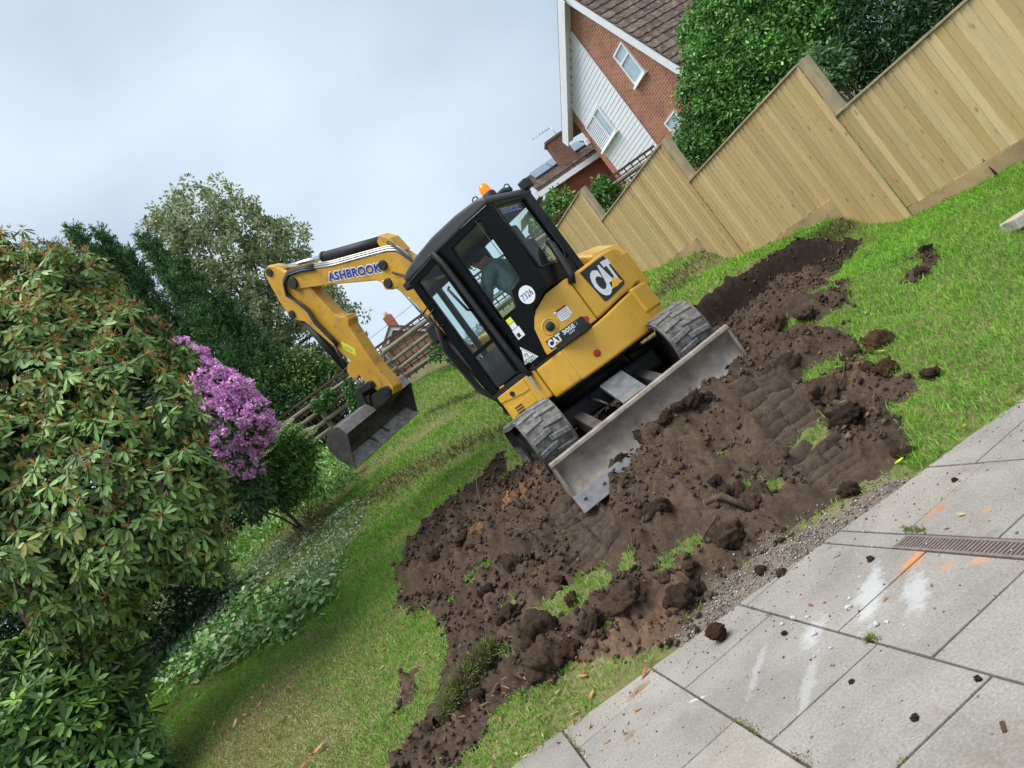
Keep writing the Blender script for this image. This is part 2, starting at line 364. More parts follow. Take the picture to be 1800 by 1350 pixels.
# ------------------------------------------------------------------ patio: each slab a piece of the paving
L1 = np.array([.34, 4.37]); E1 = np.array([.211, -.977]); E2 = np.array([.977, .211])
m, nt, b = newmat('paving'); oi = nd(nt, 'ShaderNodeObjectInfo')
tint = ramp(nt, oi.outputs['Random'], [(0, (.235, .218, .196)), (.35, (.285, .264, .238)), (.7, (.258, .242, .22)), (1, (.32, .29, .254))])
geo = nd(nt, 'ShaderNodeNewGeometry'); gp_ = geo.outputs['Position']
src = mixc(nt, 1, tint, ramp(nt, noise(nt, 1.6, 8, .65, vec=gp_), [(.3, .74), (.7, 1.18)]), 'MULTIPLY')
src = mixc(nt, 1, src, ramp(nt, noise(nt, 75, 4, .7, vec=gp_), [(.3, .74), (.7, 1.25)]), 'MULTIPLY')
vor = nd(nt, 'ShaderNodeTexVoronoi', i_Scale=34.0); nt.links.new(gp_, vor.inputs['Vector'])
src = mixc(nt, ramp(nt, vor.outputs['Distance'], [(.08, .3), (.15, 0)]), src, (.48, .46, .42))      # light aggregate flecks
src = mixc(nt, ramp(nt, noise(nt, 1.7, 7, .72, vec=gp_, sc=(1.6, .8, 1)), [(.56, 0), (.70, .5)]), src, (.19, .135, .09))   # soil trodden over the slabs
def stain(src, x, y, rx, ry, rot, col, amt):
    mp = nd(nt, 'ShaderNodeMapping', vector_type='TEXTURE'); mp.inputs['Location'].default_value = (x, y, 0); mp.inputs['Rotation'].default_value = (0, 0, rot); mp.inputs['Scale'].default_value = (rx, ry, 1)
    nt.links.new(gp_, mp.inputs[0]); ln = nd(nt, 'ShaderNodeVectorMath', operation='LENGTH'); nt.links.new(mp.outputs[0], ln.inputs[0])
    ad = nd(nt, 'ShaderNodeMath', operation='ADD'); mu = nd(nt, 'ShaderNodeMath', operation='MULTIPLY_ADD'); nt.links.new(noise(nt, 13, 9, .78, vec=gp_), mu.inputs[0]); mu.inputs[1].default_value = 3.2; mu.inputs[2].default_value = -1.6
    nt.links.new(ln.outputs['Value'], ad.inputs[0]); nt.links.new(mu.outputs[0], ad.inputs[1])
    return mixc(nt, ramp(nt, ad.outputs[0], [(.45, amt), (1.0, 0)]), src, col)
for px, py, rx, ry, rot, col, amt in [(1605, 985, .13, .055, .35, (.58, .24, .075), .7), (1640, 900, .10, .04, .5, (.40, .21, .09), .5), (1655, 893, .05, .03, .5, (.4, .17, .06), .7), (1735, 897, .05, .03, .5, (.45, .23, .09), .6), (1722, 985, .035, .06, .1, (.52, .26, .11), .55), (1665, 995, .05, .04, .3, (.48, .24, .1), .5),
                                      (1530, 1045, .30, .09, 1.0, (.52, .53, .53), .55), (1430, 1110, .16, .07, 1.0, (.52, .52, .52), .5), (1610, 1040, .20, .07, 1.05, (.52, .53, .53), .5), (1420, 1205, .25, .04, 1.0, (.5, .5, .49), .35), (1330, 1180, .3, .03, 1.0, (.5, .5, .48), .3), (1228, 1228, .012, .07, 1.0, (.62, .62, .62), .7),
                                      (1120, 1215, .10, .06, .5, (.22, .13, .07), .8), (1110, 1290, .05, .03, .5, (.25, .14, .07), .8), (1740, 945, .1, .04, .5, (.16, .16, .17), .6)]:
    p = atz(px, py, 0); src = stain(src, p[0], p[1], rx, ry, rot, col, amt)
nt.links.new(src, b.inputs['Base Color']); b.inputs['Roughness'].default_value = .85; b.inputs['Specular IOR Level'].default_value = .3
bump(nt, b, noise(nt, 90, 5, .7, vec=gp_), .5, .006); M_slab = m
M_joint = plain('jointing', (.10, .085, .06), .95, var=.4, vscale=20, bmp=.5, bscale=60)
mb = MB(); q = [L1 + E2 * a + E1 * t for a, t in ((-9, -.55), (9, -.55), (9, 8), (-9, 8))]
mb.hexa([(p[0], p[1], -.09) for p in q] + [(p[0], p[1], -.016) for p in q])
patio = mb.obj('patio', M_joint, kind='structure')
def slab(a0, a1, t0, t1, z=0):
    g = .006; ps = [L1 + E2 * a + E1 * t for a, t in ((a0 + g, t0 + g), (a0 + g, t1 - g), (a1 - g, t1 - g), (a1 - g, t0 + g))]
    if min(p[1] for p in ps) > 5.2 or max(p[1] for p in ps) < -.6: return
    mb = MB(); tl = [random.uniform(-.002, .003) for _ in range(4)]
    mb.hexa([(p[0], p[1], -.05) for p in ps] + [(p[0], p[1], z + e) for p, e in zip(ps, tl)])
    mb.obj('slab', M_slab, patio, bevel=.004)
W = .612
def column(a0, a1, joints):
    js = sorted(joints)
    while js[-1] < 5: js.append(js[-1] + .62)
    for t0, t1 in zip(js[:-1], js[1:]): slab(a0, a1, t0, t1)
slab(.588, .705, -.66, -.04); slab(.588, .705, -.04, .62); column(-W, 0, [-.66, .26, 1.18, 1.80]); column(0, .588, [-.66, -.04, .88, 1.5]); column(-2 * W, -W, [-.68, -.06, .86, 1.48])
column(-3 * W, -2 * W, [-.5, .42, 1.04]); column(-4 * W, -3 * W, [-.3, .32]); column(-5 * W, -4 * W, [-.1, .5]); column(.705, .705 + W, [-.66, -.03, .59, 1.21]); column(.705 + W, .705 + 2 * W, [-.4, .52]); column(.705 + 2 * W, .705 + 3 * W, [-.1, .6]); column(.705 + 3 * W, .705 + 4 * W, [-.3, .3]); column(.705 + 4 * W, .705 + 5 * W, [-.2, .4])
# channel drain let into the paving
M_iron = plain('drain_iron', (.21, .165, .15), .7, .2, var=.25, vscale=30, dirt=(.16, .14, .11), dirt_amt=.5, dscale=20, bmp=.3)
M_dark = plain('drain_dark', (.012, .011, .01), .95)
dr = thing('channel_drain', 'rusty slotted channel drain set between the concrete slabs', 'drain', (0, 0, 0))
def rect(mb, a0, a1, t0, t1, z0, z1):
    ps = [L1 + E2 * a + E1 * t for a, t in ((a0, t0), (a0, t1), (a1, t1), (a1, t0))]; mb.hexa([(p[0], p[1], z0) for p in ps] + [(p[0], p[1], z1) for p in ps])
mb = MB(); rect(mb, .592, .608, .62, 3.4, -.05, .002); rect(mb, .685, .701, .62, 3.4, -.05, .002); mb.obj('rim', M_iron, dr, bevel=.002)
mb = MB(); rect(mb, .609, .684, .62, 3.4, -.055, -.03); mb.obj('channel', M_dark, dr)
me = None
for i in range(115):
    t = .63 + i * .024; mb = MB(); rect(mb, .609, .684, t, t + .013, -.028, .0)
    mb.obj('grate_bar', M_iron, dr)
# ================================================================== TIMBER FENCE
FD = np.array([-.2679, .9635]); FN = np.array([-.9635, -.2679])     # along the boards, and out towards the garden
FK, HK = 7.238, 13.5
def fpt(Y, off=0.0, K=FK):
    p = np.array([K - .278 * Y, Y]) + FN * off; return p
m, nt, b = newmat('fence_timber'); oi = nd(nt, 'ShaderNodeObjectInfo'); geo = nd(nt, 'ShaderNodeNewGeometry')
tint = ramp(nt, oi.outputs['Random'], [(0, (.48, .34, .15)), (.15, (.62, .46, .22)), (.3, (.53, .385, .18)), (.5, (.69, .54, .29)), (.65, (.59, .43, .205)), (.8, (.47, .335, .155)), (1, (.65, .51, .28))])
ofs = nd(nt, 'ShaderNodeVectorMath', operation='MULTIPLY_ADD'); cmb = nd(nt, 'ShaderNodeCombineXYZ'); nt.links.new(oi.outputs['Random'], cmb.inputs[0]); nt.links.new(oi.outputs['Random'], cmb.inputs[2])
nt.links.new(cmb.outputs[0], ofs.inputs[0]); ofs.inputs[1].default_value = (37, 0, 91); nt.links.new(geo.outputs['Position'], ofs.inputs[2]); pv = ofs.outputs[0]
src = mixc(nt, 1, tint, ramp(nt, noise(nt, 10, 4, .6, vec=pv, sc=(6, 6, .35)), [(.3, .86), (.7, 1.10)]), 'MULTIPLY')
src = mixc(nt, ramp(nt, noise(nt, 1.6, 3, .5, vec=pv, sc=(1, 1, .5)), [(.45, 0), (.75, .4)]), src, (.46, .41, .24))
vor = nd(nt, 'ShaderNodeTexVoronoi', i_Scale=6.5, i_Randomness=1.0); mp = nd(nt, 'ShaderNodeMapping'); mp.inputs['Scale'].default_value = (1, 1, .55); nt.links.new(pv, mp.inputs[0]); nt.links.new(mp.outputs[0], vor.inputs['Vector'])
src = mixc(nt, ramp(nt, vor.outputs['Distance'], [(.08, .6), (.15, 0)]), src, (.26, .15, .065))                          # knots
nt.links.new(src, b.inputs['Base Color']); b.inputs['Roughness'].default_value = .75; b.inputs['Specular IOR Level'].default_value = .25
bump(nt, b, noise(nt, 22, 4, .6, vec=pv, sc=(6, 6, .5)), .25, .004); M_fence = m
M_post = plain('post_timber', (.36, .29, .185), .85, var=.25, vscale=4, bmp=.25, bscale=40, dirt=(.20, .17, .12), dirt_amt=.1, dscale=7)
M_gbrd = plain('gravel_board', (.40, .28, .15), .85, var=.25, vscale=3, bmp=.3, bscale=40, dirt=(.20, .14, .08), dirt_amt=.2, dscale=4)
PAN = [(5.87, 8.72, 2.27, .98, .72, 0, .8, 'nearest stepped bay of the new timber fence, beside the right-hand lawn'),
       (8.76, 11.59, 3.00, 1.57, 1.38, 9.57, .62, 'second stepped bay of the timber fence, above the dug trench'),
       (11.63, 14.46, 3.72, 2.32, 2.16, 12.33, 1.55, 'third stepped bay of the timber fence, below the white clad gable'),
       (14.50, 17.3, 4.42, 3.0, 2.85, 15.2, 2.35, 'farthest stepped bay of the timber fence, partly behind the excavator')]
for pi, (y0, y1, top, bot, gb, yext, zext, lab) in enumerate(PAN):
    p0 = fpt(y0); fence = thing('timber_fence_bay', lab, 'fence', (p0[0], p0[1], gb), 0, 'stepped bays of the timber fence')
    fence_inv = -np.array([p0[0], p0[1], gb])
    def put(mb, name, mat, bevel=0):
        mb.v = [tuple(np.array(p) + fence_inv) for p in mb.v]; return mb.obj(name, mat, fence, bevel=bevel)
    step = .1035; n = int((y1 - y0) / (step * .9635)); yy = y0
    for i in range(n + 1):
        a = yy; e = min(a + (.122 + random.uniform(-.004, .004)) * .9635, y1 + .02); yy += step * .9635
        if a >= y1 - .02: break
        z0 = bot - .015 + random.uniform(-.006, .006)
        if a < yext: z0 = zext + random.uniform(-.03, .03)
        z1 = top + random.uniform(-.004, .004); o0, o1 = .020 + .009 * (i % 2 == 0) * 0 + .010, .014
        A, B = fpt(a, .006), fpt(e, -.002); A2, B2 = fpt(a, .006 + .021), fpt(e, .006 + .006)
        put(MB().hexa([(A[0], A[1], z0), (B[0], B[1], z0), (B2[0], B2[1], z0), (A2[0], A2[1], z0), (A[0], A[1], z1), (B[0], B[1], z1), (B2[0], B2[1], z1), (A2[0], A2[1], z1)]), 'board', M_fence)
    ca, cb = fpt(y0 + .0, -.02), fpt(y1 + .03, -.02); ca2, cb2 = fpt(y0, .045), fpt(y1 + .03, .045)
    put(MB().hexa([(p[0], p[1], top + .006) for p in (ca, cb, cb2, ca2)] + [(p[0], p[1], top + .032) for p in (ca, cb, cb2, ca2)]), 'capping_rail', M_post, .003)
    ga, gbb = fpt(max(y0, yext), .005), fpt(y1, .005); ga2, gb2 = fpt(max(y0, yext), .034), fpt(y1, .034)
    put(MB().hexa([(p[0], p[1], gb - .1) for p in (ga, gbb, gb2, ga2)] + [(p[0], p[1], bot - .02) for p in (ga, gbb, gb2, ga2)]), 'gravel_board', M_gbrd, .003)
    # post at the near end, arris rails behind
    for yp in ((y0 - .06, y1 + .0) if pi == 3 else (y0 - .06,)):
        pa = [fpt(yp - .055, -.10), fpt(yp + .055, -.10), fpt(yp + .055, .004), fpt(yp - .055, .004)]
        put(MB().hexa([(p[0], p[1], gb - .3) for p in pa] + [(p[0], p[1], top + .03) for p in pa]), 'post', M_post, .004)
    for zz in (bot + .25, (bot + top) / 2, top - .25):
        pa = [fpt(y0, -.085), fpt(y1, -.085), fpt(y1, -.012), fpt(y0, -.012)]
        put(MB().hexa([(p[0], p[1], zz - .035) for p in pa] + [(p[0], p[1], zz + .035) for p in pa]), 'arris_rail', M_post)
# black pipe standing against the first bay
q0 = fpt(7.62, .05); M_pipe = plain('black_plastic', (.02, .021, .022), .5, var=.2)
mb = MB().tube([(q0[0], q0[1], gz(*q0) - .02), (q0[0] + .02, q0[1] + .03, gz(*q0) + .12), (q0[0] + .03, q0[1] + .12, gz(*q0) + .40)], .014, 8)
mb.obj('drain_pipe', M_pipe, label='short thin black pipe leaning on the base of the nearest fence bay', cat='pipe')
# concrete block lying on the grass at the right edge
bx, by = ghit(1768, 432); M_conc = plain('weathered_concrete', (.40, .37, .32), .9, var=.25, vscale=8, dirt=(.13, .12, .08), dirt_amt=.3, dscale=9, bmp=.5, bscale=50)
blk = MB(); blk.box((0.33, .13, .05), (.66, .26, .10)); blk.box((.36, .14, -.03), (.56, .18, .08))
o = blk.obj('concrete_block', M_conc, bevel=.012, label='grey concrete block lying on the lawn at the right edge', cat='block'); o.location = (bx + .16, by - .02, gz(bx, by) + .03); o.rotation_euler = (R(-3), R(2), R(-8))

# ================================================================== BRICK HOUSE WITH WHITE CLADDING
def hp(s, z, w=0.0):
    y = s * .9635; p = np.array([HK - .278 * y, y]) + FN * w; return (p[0], p[1], z)
def brickmat(name, c1, c2, mortar, coordmode):
    m, nt, b = newmat(name); geo = nd(nt, 'ShaderNodeNewGeometry'); sx = nd(nt, 'ShaderNodeSeparateXYZ'); nt.links.new(geo.outputs['Position'], sx.inputs[0])
    cb = nd(nt, 'ShaderNodeCombineXYZ'); nt.links.new(sx.outputs[1 if coordmode == 'Y' else 0], cb.inputs[0]); nt.links.new(sx.outputs[2], cb.inputs[1])
    br = nd(nt, 'ShaderNodeTexBrick', i_Scale=1.0); br.inputs['Brick Width'].default_value = .225; br.inputs['Row Height'].default_value = .075; br.inputs['Mortar Size'].default_value = .009; br.inputs['Mortar Smooth'].default_value = .3
    br.inputs['Color1'].default_value = (*c1, 1); br.inputs['Color2'].default_value = (*c2, 1); br.inputs['Mortar'].default_value = (*mortar, 1); nt.links.new(cb.outputs[0], br.inputs['Vector'])
    src = mixc(nt, 1, br.outputs[0], ramp(nt, noise(nt, 1.2, 5, .6, vec=geo.outputs['Position']), [(.3, .8), (.7, 1.15)]), 'MULTIPLY')
    nt.links.new(src, b.inputs['Base Color']); b.inputs['Roughness'].default_value = .9; b.inputs['Specular IOR Level'].default_value = .2
    bump(nt, b, br.outputs['Fac'], -.5, .01); return m
M_brick = brickmat('house_brick', (.42, .16, .09), (.30, .11, .065), (.40, .33, .27), 'Y'); M_brick2 = brickmat('red_brick', (.42, .10, .055), (.34, .085, .05), (.30, .2, .16), 'X')
M_white = plain('white_paint', (.74, .76, .79), .5, var=.05, dirt=(.5, .5, .5), dirt_amt=.05)
M_pane = plain('window_glass', (.40, .50, .53), .06, .35, var=.1, spec=.8)  # pale base colour stands in for sky reflected in the panes
M_tile = None
m, nt, b = newmat('concrete_tile'); oi = nd(nt, 'ShaderNodeObjectInfo'); geo = nd(nt, 'ShaderNodeNewGeometry')
tint = ramp(nt, oi.outputs['Random'], [(0, (.085, .06, .05)), (.6, (.12, .085, .07)), (1, (.16, .115, .095))])
src = mixc(nt, ramp(nt, noise(nt, 9, 6, .7, vec=geo.outputs['Position']), [(.5, 0), (.62, .65)]), tint, (.25, .225, .20))
nt.links.new(src, b.inputs['Base Color']); b.inputs['Roughness'].default_value = .95; b.inputs['Specular IOR Level'].default_value = .15; bump(nt, b, noise(nt, 30, 5, .6, vec=geo.outputs['Position']), .5, .01); M_tile = m
house = thing('brick_house', 'red brick house with white clad gable and lichened tile roof behind the fence', 'house', (0, 0, 0))
APX, NEV, FEV = (21.8, 10.34), (19.2, 4.98), (26.35, 8.12)
wall = MB().prism([(19.35, 1.5), (25.6, 1.5), (25.6, 8.46), APX, (19.35, 5.2)], lambda p, w: hp(p[0], p[1], w), -.28, 0).obj('wall', M_brick, house)
clad = MB().prism([(22.72, 4.4), (25.16, 4.4), (25.16, 8.6), (22.72, 9.8)], lambda p, w: hp(p[0], p[1], w), .0, .03).obj('cladding', M_white, house)
z = 4.45
while z < 10.0:
    sm = min(25.18, 21.8 + (10.34 - .10 - z) / .488)
    if sm > 22.78 and z > 5.3:
        MB().hexa([hp(22.69, z - .006, .032), hp(sm, z - .006, .032), hp(sm, z - .006, .052), hp(22.69, z - .006, .052), hp(22.69, z + .128, .032), hp(sm, z + .128, .032), hp(sm, z + .128, .042), hp(22.69, z + .128, .042)]).obj('clad_board', M_white, clad)
    z += .134
def hwin(s0, s1, z0, z1, w, mull=None, trans=None, blinds=None, sill=True):
    fr = MB(); t = .055
    def bar(a0, a1, c0, c1, w0=w, w1=w + .06): fr.hexa([hp(a0, c0, w0), hp(a1, c0, w0), hp(a1, c0, w1), hp(a0, c0, w1), hp(a0, c1, w0), hp(a1, c1, w0), hp(a1, c1, w1), hp(a0, c1, w1)])
    bar(s0, s1, z0, z0 + t); bar(s0, s1, z1 - t, z1); bar(s0, s0 + t, z0 + t, z1 - t); bar(s1 - t, s1, z0 + t, z1 - t)
    if mull: bar(mull - .03, mull + .03, z0 + t, z1 - t)
    if trans: bar(s0 + t, s1 - t, trans - .03, trans + .03)
    win = fr.obj('window', M_white, house)
    ss = [s0 + t, mull - .03, mull + .03, s1 - t] if mull else [s0 + t, s1 - t]; zz = [z0 + t, trans - .03, trans + .03, z1 - t] if trans else [z0 + t, z1 - t]
    for i in range(0, len(ss), 2):
        for j in range(0, len(zz), 2):
            a0, a1, c0, c1 = ss[i], ss[i + 1], zz[j], zz[j + 1]
            MB().hexa([hp(a0, c0, w + .01), hp(a1, c0, w + .01), hp(a1, c0, w + .022), hp(a0, c0, w + .022), hp(a0, c1, w + .01), hp(a1, c1, w + .01), hp(a1, c1, w + .022), hp(a0, c1, w + .022)]).obj('pane', M_pane, win)
    if sill: MB().hexa([hp(s0 - .06, z0 - .07, w), hp(s1 + .06, z0 - .07, w), hp(s1 + .06, z0 - .07, w + .12), hp(s0 - .06, z0 - .07, w + .12), hp(s0 - .06, z0 - .005, w), hp(s1 + .06, z0 - .005, w), hp(s1 + .06, z0 - .005, w + .1), hp(s0 - .06, z0 - .005, w + .1)]).obj('sill', M_white, win)
    if blinds:
        zz = z0 + t + .04
        while zz < z1 - t - .02:
            MB().hexa([hp(blinds[0], zz, w + .024), hp(blinds[1], zz, w + .024), hp(blinds[1], zz - .012, w + .034), hp(blinds[0], zz - .012, w + .034), hp(blinds[0], zz + .03, w + .024), hp(blinds[1], zz + .03, w + .024), hp(blinds[1], zz + .018, w + .034), hp(blinds[0], zz + .018, w + .034)]).obj('blind_slat', M_white, win); zz += .062
hwin(21.15, 21.83, 7.19, 8.23, .002, trans=7.88); hwin(23.83, 25.10, 6.95, 7.88, .065, mull=24.3, blinds=(24.36, 25.02)); hwin(21.12, 21.8, 4.95, 5.87, .002, trans=5.5)
roof = MB()
th = .14
def slope(a, bq, w0, w1, t0=0.0, t1=th):
    d = np.array(bq) - np.array(a); L = np.hypot(*d); nrm = np.array([-d[1], d[0]]) / L
    if nrm[1] < 0: nrm = -nrm
    lo = [np.array(a) + nrm * t0, np.array(bq) + nrm * t0]; hi = [np.array(a) + nrm * t1, np.array(bq) + nrm * t1]
    return [hp(*lo[0], w0), hp(*lo[1], w0), hp(*lo[1], w1), hp(*lo[0], w1), hp(*hi[0], w0), hp(*hi[1], w0), hp(*hi[1], w1), hp(*hi[0], w1)]
roof.hexa(slope(APX, NEV, -9, .16, .02, .12)); roof.hexa(slope(APX, FEV, -9, .30, .06, .2)); roof_o = roof.obj('roof', M_tile, house)
MB().hexa(slope(APX, NEV, .162, .19, -.12, .10)).obj('bargeboard', M_white, house)
MB().hexa(slope(APX, FEV, .302, .33, -.16, .14)).obj('bargeboard', M_white, house)
MB().hexa(slope(APX, FEV, .0, .30, -.02, .05)).obj('soffit', M_white, house)
d = np.array(NEV) - np.array(APX); Ls = np.hypot(*d); du = d / Ls; nr = np.array([-du[1], du[0]]); nr = nr if nr[1] > 0 else -nr
tl = MB(); 
def tilepts(i, j):
    r0 = i * .29; w1 = .20 - j * .30; w0 = w1 - .29; a = np.array(APX) + du * r0; e = a + du * .33; P = []
    for k, (q, lift) in enumerate(((a, .135), (e, .165))):
        for w in (w0, (w0 * 2 + w1) / 3, (w0 + w1 * 2) / 3, w1):
            for tt in (0, 1):
                hgt = lift + (.018 if w in (w0, w1) else .0) + (.022 if tt else 0); P.append(hp(*(q + nr * hgt), w))
    return P
for i in range(15):
    for j in range(19):
        if i * .29 > Ls - .1: continue
        P = tilepts(i, j); f = []
        for k in range(3):
            a = 2 * k; f += [(a + 1, a + 3, a + 11, a + 9), (a, a + 8, a + 10, a + 2), (a + 8, a + 9, a + 11, a + 10)]
        f += [(6, 14, 15, 7), (0, 1, 9, 8)]
        MB().add(P, f).obj('roof_tile', M_tile, roof_o)
MB().box(hp(25.5, 7.55, .12), (.16, .12, .2), .2).obj('security_light', M_white, house, bevel=.03)
# chimney and aerial
M_chim = brickmat('chimney_brick', (.22, .10, .065), (.16, .075, .05), (.2, .16, .13), 'X')
ch = MB().box((6.15, 26.5, 8.1), (.62, .55, 1.3)); chim = ch.obj('chimney', M_chim, house); MB().box((6.15, 26.5, 8.79), (.7, .62, .08)).obj('chimney_cap', M_chim, chim)
M_metal = plain('grey_metal', (.42, .43, .44), .4, .8, var=.2)
ae = thing('tv_aerial', 'thin metal television aerial above the brick chimney', 'aerial', (6.33, 26.3, 8.8))
MB().tube([(0, 0, -.25), (-.02, 0, .42)], .016, 6).obj('mast', M_metal, ae)
ax0 = Vector((-.02, 0, .36)); ax1 = Vector((-.78, 0, .40)); MB().tube([ax0, ax1], .011, 6).obj('boom_rod', M_metal, ae)
for k in range(6):
    p = ax0.lerp(ax1, .1 + k * .17); MB().tube([p + Vector((0, -.16, 0)), p + Vector((0, .16, 0))], .006, 5).obj('element', M_metal, ae)
# lower neighbouring wing with solar panels
wing = thing('brick_bungalow', 'lower red brick building with solar panels on its tiled roof, left of the gabled house', 'house', (0, 0, 0))
MB().box((6.0, 26.6, 5.0), (2.35, 1.0, 4.84)).obj('wall', M_brick2, wing)
rq = [(4.55, 25.75, 7.45), (7.25, 25.75, 7.36), (7.6, 29.2, 8.78), (5.0, 29.2, 8.86)]
roofw = MB().hexa(rq + [(x, y, z + .1) for x, y, z in rq]).obj('roof', M_tile, wing)
def bil(u, v, dz): 
    a = np.array(rq[0]) * (1 - u) + np.array(rq[1]) * u; c = np.array(rq[3]) * (1 - u) + np.array(rq[2]) * u; p = a * (1 - v) + c * v; return (p[0], p[1], p[2] + dz)
for i in range(9):
    for j in range(14):
        u0, u1, v0, v1 = j / 14, (j + .95) / 14, i / 9, (i + 1.08) / 9
        MB().hexa([bil(u0, v0, .115), bil(u1, v0, .115), bil(u1, v1, .104), bil(u0, v1, .104), bil(u0, v0, .17), bil(u1, v0, .17), bil(u1, v1, .125), bil(u0, v1, .125)]).obj('roof_tile', M_tile, roofw)
M_sol = plain('solar_panel', (.12, .15, .2), .12, .2, var=.1, spec=.9)
for k in range(3):
    u0 = .1 + k * .28; P = [bil(u0, .42, .2), bil(u0 + .27, .42, .2), bil(u0 + .27, .9, .2), bil(u0, .9, .2)]
    MB().hexa(P + [(x, y, z + .04) for x, y, z in P]).obj('solar_panel', M_sol, wing)
MB().hexa([(4.5, 25.7, 7.27), (7.25, 25.7, 7.18), (7.25, 25.78, 7.18), (4.5, 25.78, 7.27), (4.5, 25.7, 7.45), (7.25, 25.7, 7.36), (7.25, 25.78, 7.36), (4.5, 25.78, 7.45)]).obj('fascia', M_white, wing)
MB().hexa([(3.7, 26.0, 5.0), (4.8, 26.0, 5.0), (4.8, 27.6, 5.0), (3.7, 27.6, 5.0), (3.7, 26.0, 6.9), (4.8, 26.0, 7.25), (4.8, 27.6, 7.25), (3.7, 27.6, 6.9)]).obj('tile_hung_wall', M_tile, wing)
MB().hexa([(3.5, 25.9, 7.05), (4.72, 25.9, 7.42), (4.72, 27.7, 7.42), (3.5, 27.7, 7.05), (3.5, 25.9, 7.25), (4.72, 25.9, 7.62), (4.72, 27.7, 7.62), (3.5, 27.7, 7.25)]).obj('fascia', M_white, wing)
MB().tube([(4.78, 25.85, 7.3), (4.78, 25.85, 5.2)], .05, 8).obj('downpipe', M_white, wing)
# far gable seen under the boom
far = thing('gabled_house', 'distant brown tile-hung gable with white bargeboards seen under the excavator arm', 'house', (0, 0, 0))
MB().prism([(-5.6, 5.5), (-2.1, 5.5), (-2.1, 9.0), (-3.8, 10.3), (-5.6, 9.0)], lambda p, w: (p[0], w, p[1]), 45, 51).obj('wall', plain('tile_hanging', (.24, .13, .09), .9, var=.3, vscale=14), far)
for a, c in (((-3.8, 10.45), (-5.85, 8.95)), ((-3.8, 10.45), (-1.85, 8.95))):
    MB().prism([a, c, (c[0], c[1] - .22), (a[0], a[1] - .22)], lambda p, w: (p[0], w, p[1]), 44.7, 44.95).obj('bargeboard', M_white, far)
    MB().prism([(a[0], a[1] + .14), (c[0], c[1] + .14), (c[0], c[1] + .01), (a[0], a[1] + .01)], lambda p, w: (p[0], w, p[1]), 44.6, 51.2).obj('roof', M_tile, far)
chf = MB().box((-3.75, 46.5, 10.8), (.55, .55, 1.3)).obj('chimney', M_brick2, far); MB().cyl((-3.75, 46.5, 11.4), (-3.75, 46.5, 11.75), .13, 10).obj('chimney_pot', plain('clay_pot', (.5, .32, .18), .8), chf)
for k, (pa, pb) in enumerate((((590, 640), (750, 515)), ((600, 668), (770, 535)), ((628, 672), (775, 556)))):
    A_, B_ = aty(*pa, 40), aty(*pb, 40); M_ = (A_ + B_) / 2 - np.array([0, 0, .06]); MB().tube([tuple(A_), tuple(M_), tuple(B_)], .011, 5).obj('overhead_wire', M_pipe, label='%s thin overhead wire crossing the sky under the excavator arm' % ('topmost', 'middle', 'lowest')[k], cat='wire', group='overhead wires')

# ================================================================== OLD RAIL AND LATTICE FENCE AT THE TOP OF THE GARDEN
M_rail = plain('old_round_rail', (.23, .20, .155), .9, var=.3, vscale=5, bmp=.5, bscale=30, dirt=(.12, .15, .07), dirt_amt=.25, dscale=5)
M_lat = plain('brown_lattice', (.085, .045, .032), .85, var=.3)
rf = thing('rail_fence', 'weathered round-rail fence backed by dark brown lattice at the top of the garden', 'fence', (0, 17.5, 0))
def rz(x): return .05 * math.sin(x * 1.3) * .4
for k, zz in enumerate((4.66, 4.42, 4.18, 3.95)):
    for (xa, xb) in ((-5.9, -3.9), (-3.95, -1.9), (-1.95, .1), (.05, 2.1), (2.1, 4.0), (3.95, 5.9)):
        e = random.uniform(-.03, .03); MB().tube([(xa, -.08 + .02 * k % 2, zz + e), ((xa + xb) / 2, -.08, zz + random.uniform(-.02, .02)), (xb, -.08, zz + random.uniform(-.03, .03))], .05 + random.uniform(-.008, .008), 9).obj('rail', M_rail, rf)
for x in (-5.85, -3.92, -1.92, .08, 2.08, 3.98, 5.85):
    MB().cyl((x, .06, 2.9), (x, .06, 4.78), .06, 10).obj('post', M_rail, rf)
for k in range(62):
    x = -5.8 + k * .19; MB().box((x, .14, 4.36), (.028, .014, 1.02)).obj('lattice_lath', M_lat, rf)
for k in range(6):
    MB().box((0, .156, 3.92 + k * .175), (11.8, .014, .028)).obj('lattice_lath', M_lat, rf)
MB().box((0, .15, 4.90), (11.8, .05, .05)).obj('lattice_top_rail', M_lat, rf)
# ================================================================== EXCAVATOR
YEL = plain('cat_yellow', (.66, .365, .032), .36, var=.09, vscale=2.5, dirt=(.36, .22, .085), dirt_amt=.10, dscale=4.5, coat=.15)
YEL2 = plain('arm_yellow', (.60, .325, .034), .45, var=.12, vscale=3, dirt=(.24, .15, .07), dirt_amt=.24, dscale=7)
BLK = plain('cab_black', (.003, .0035, .0045), .34, var=.2, vscale=4, spec=.16)
BLK2 = plain('matt_black', (.010, .010, .011), .6, var=.3, vscale=8, dirt=(.07, .06, .045), dirt_amt=.15, dscale=9)
ROOFM = plain('roof_dark', (.045, .05, .055), .45, var=.15)
STEEL = plain('blade_steel', (.26, .225, .195), .6, .15, var=.3, vscale=7, dirt=(.19, .145, .105), dirt_amt=.35, dscale=5, bmp=.25, bscale=40)
EDGE = plain('worn_edge', (.20, .20, .205), .5, .25, var=.25, vscale=10, dirt=(.2, .16, .12), dirt_amt=.25, dscale=8, bmp=.2)
BUCK = plain('bucket_steel', (.085, .080, .076), .6, .1, var=.35, vscale=6, dirt=(.21, .18, .15), dirt_amt=.3, dscale=5, bmp=.3, bscale=40)
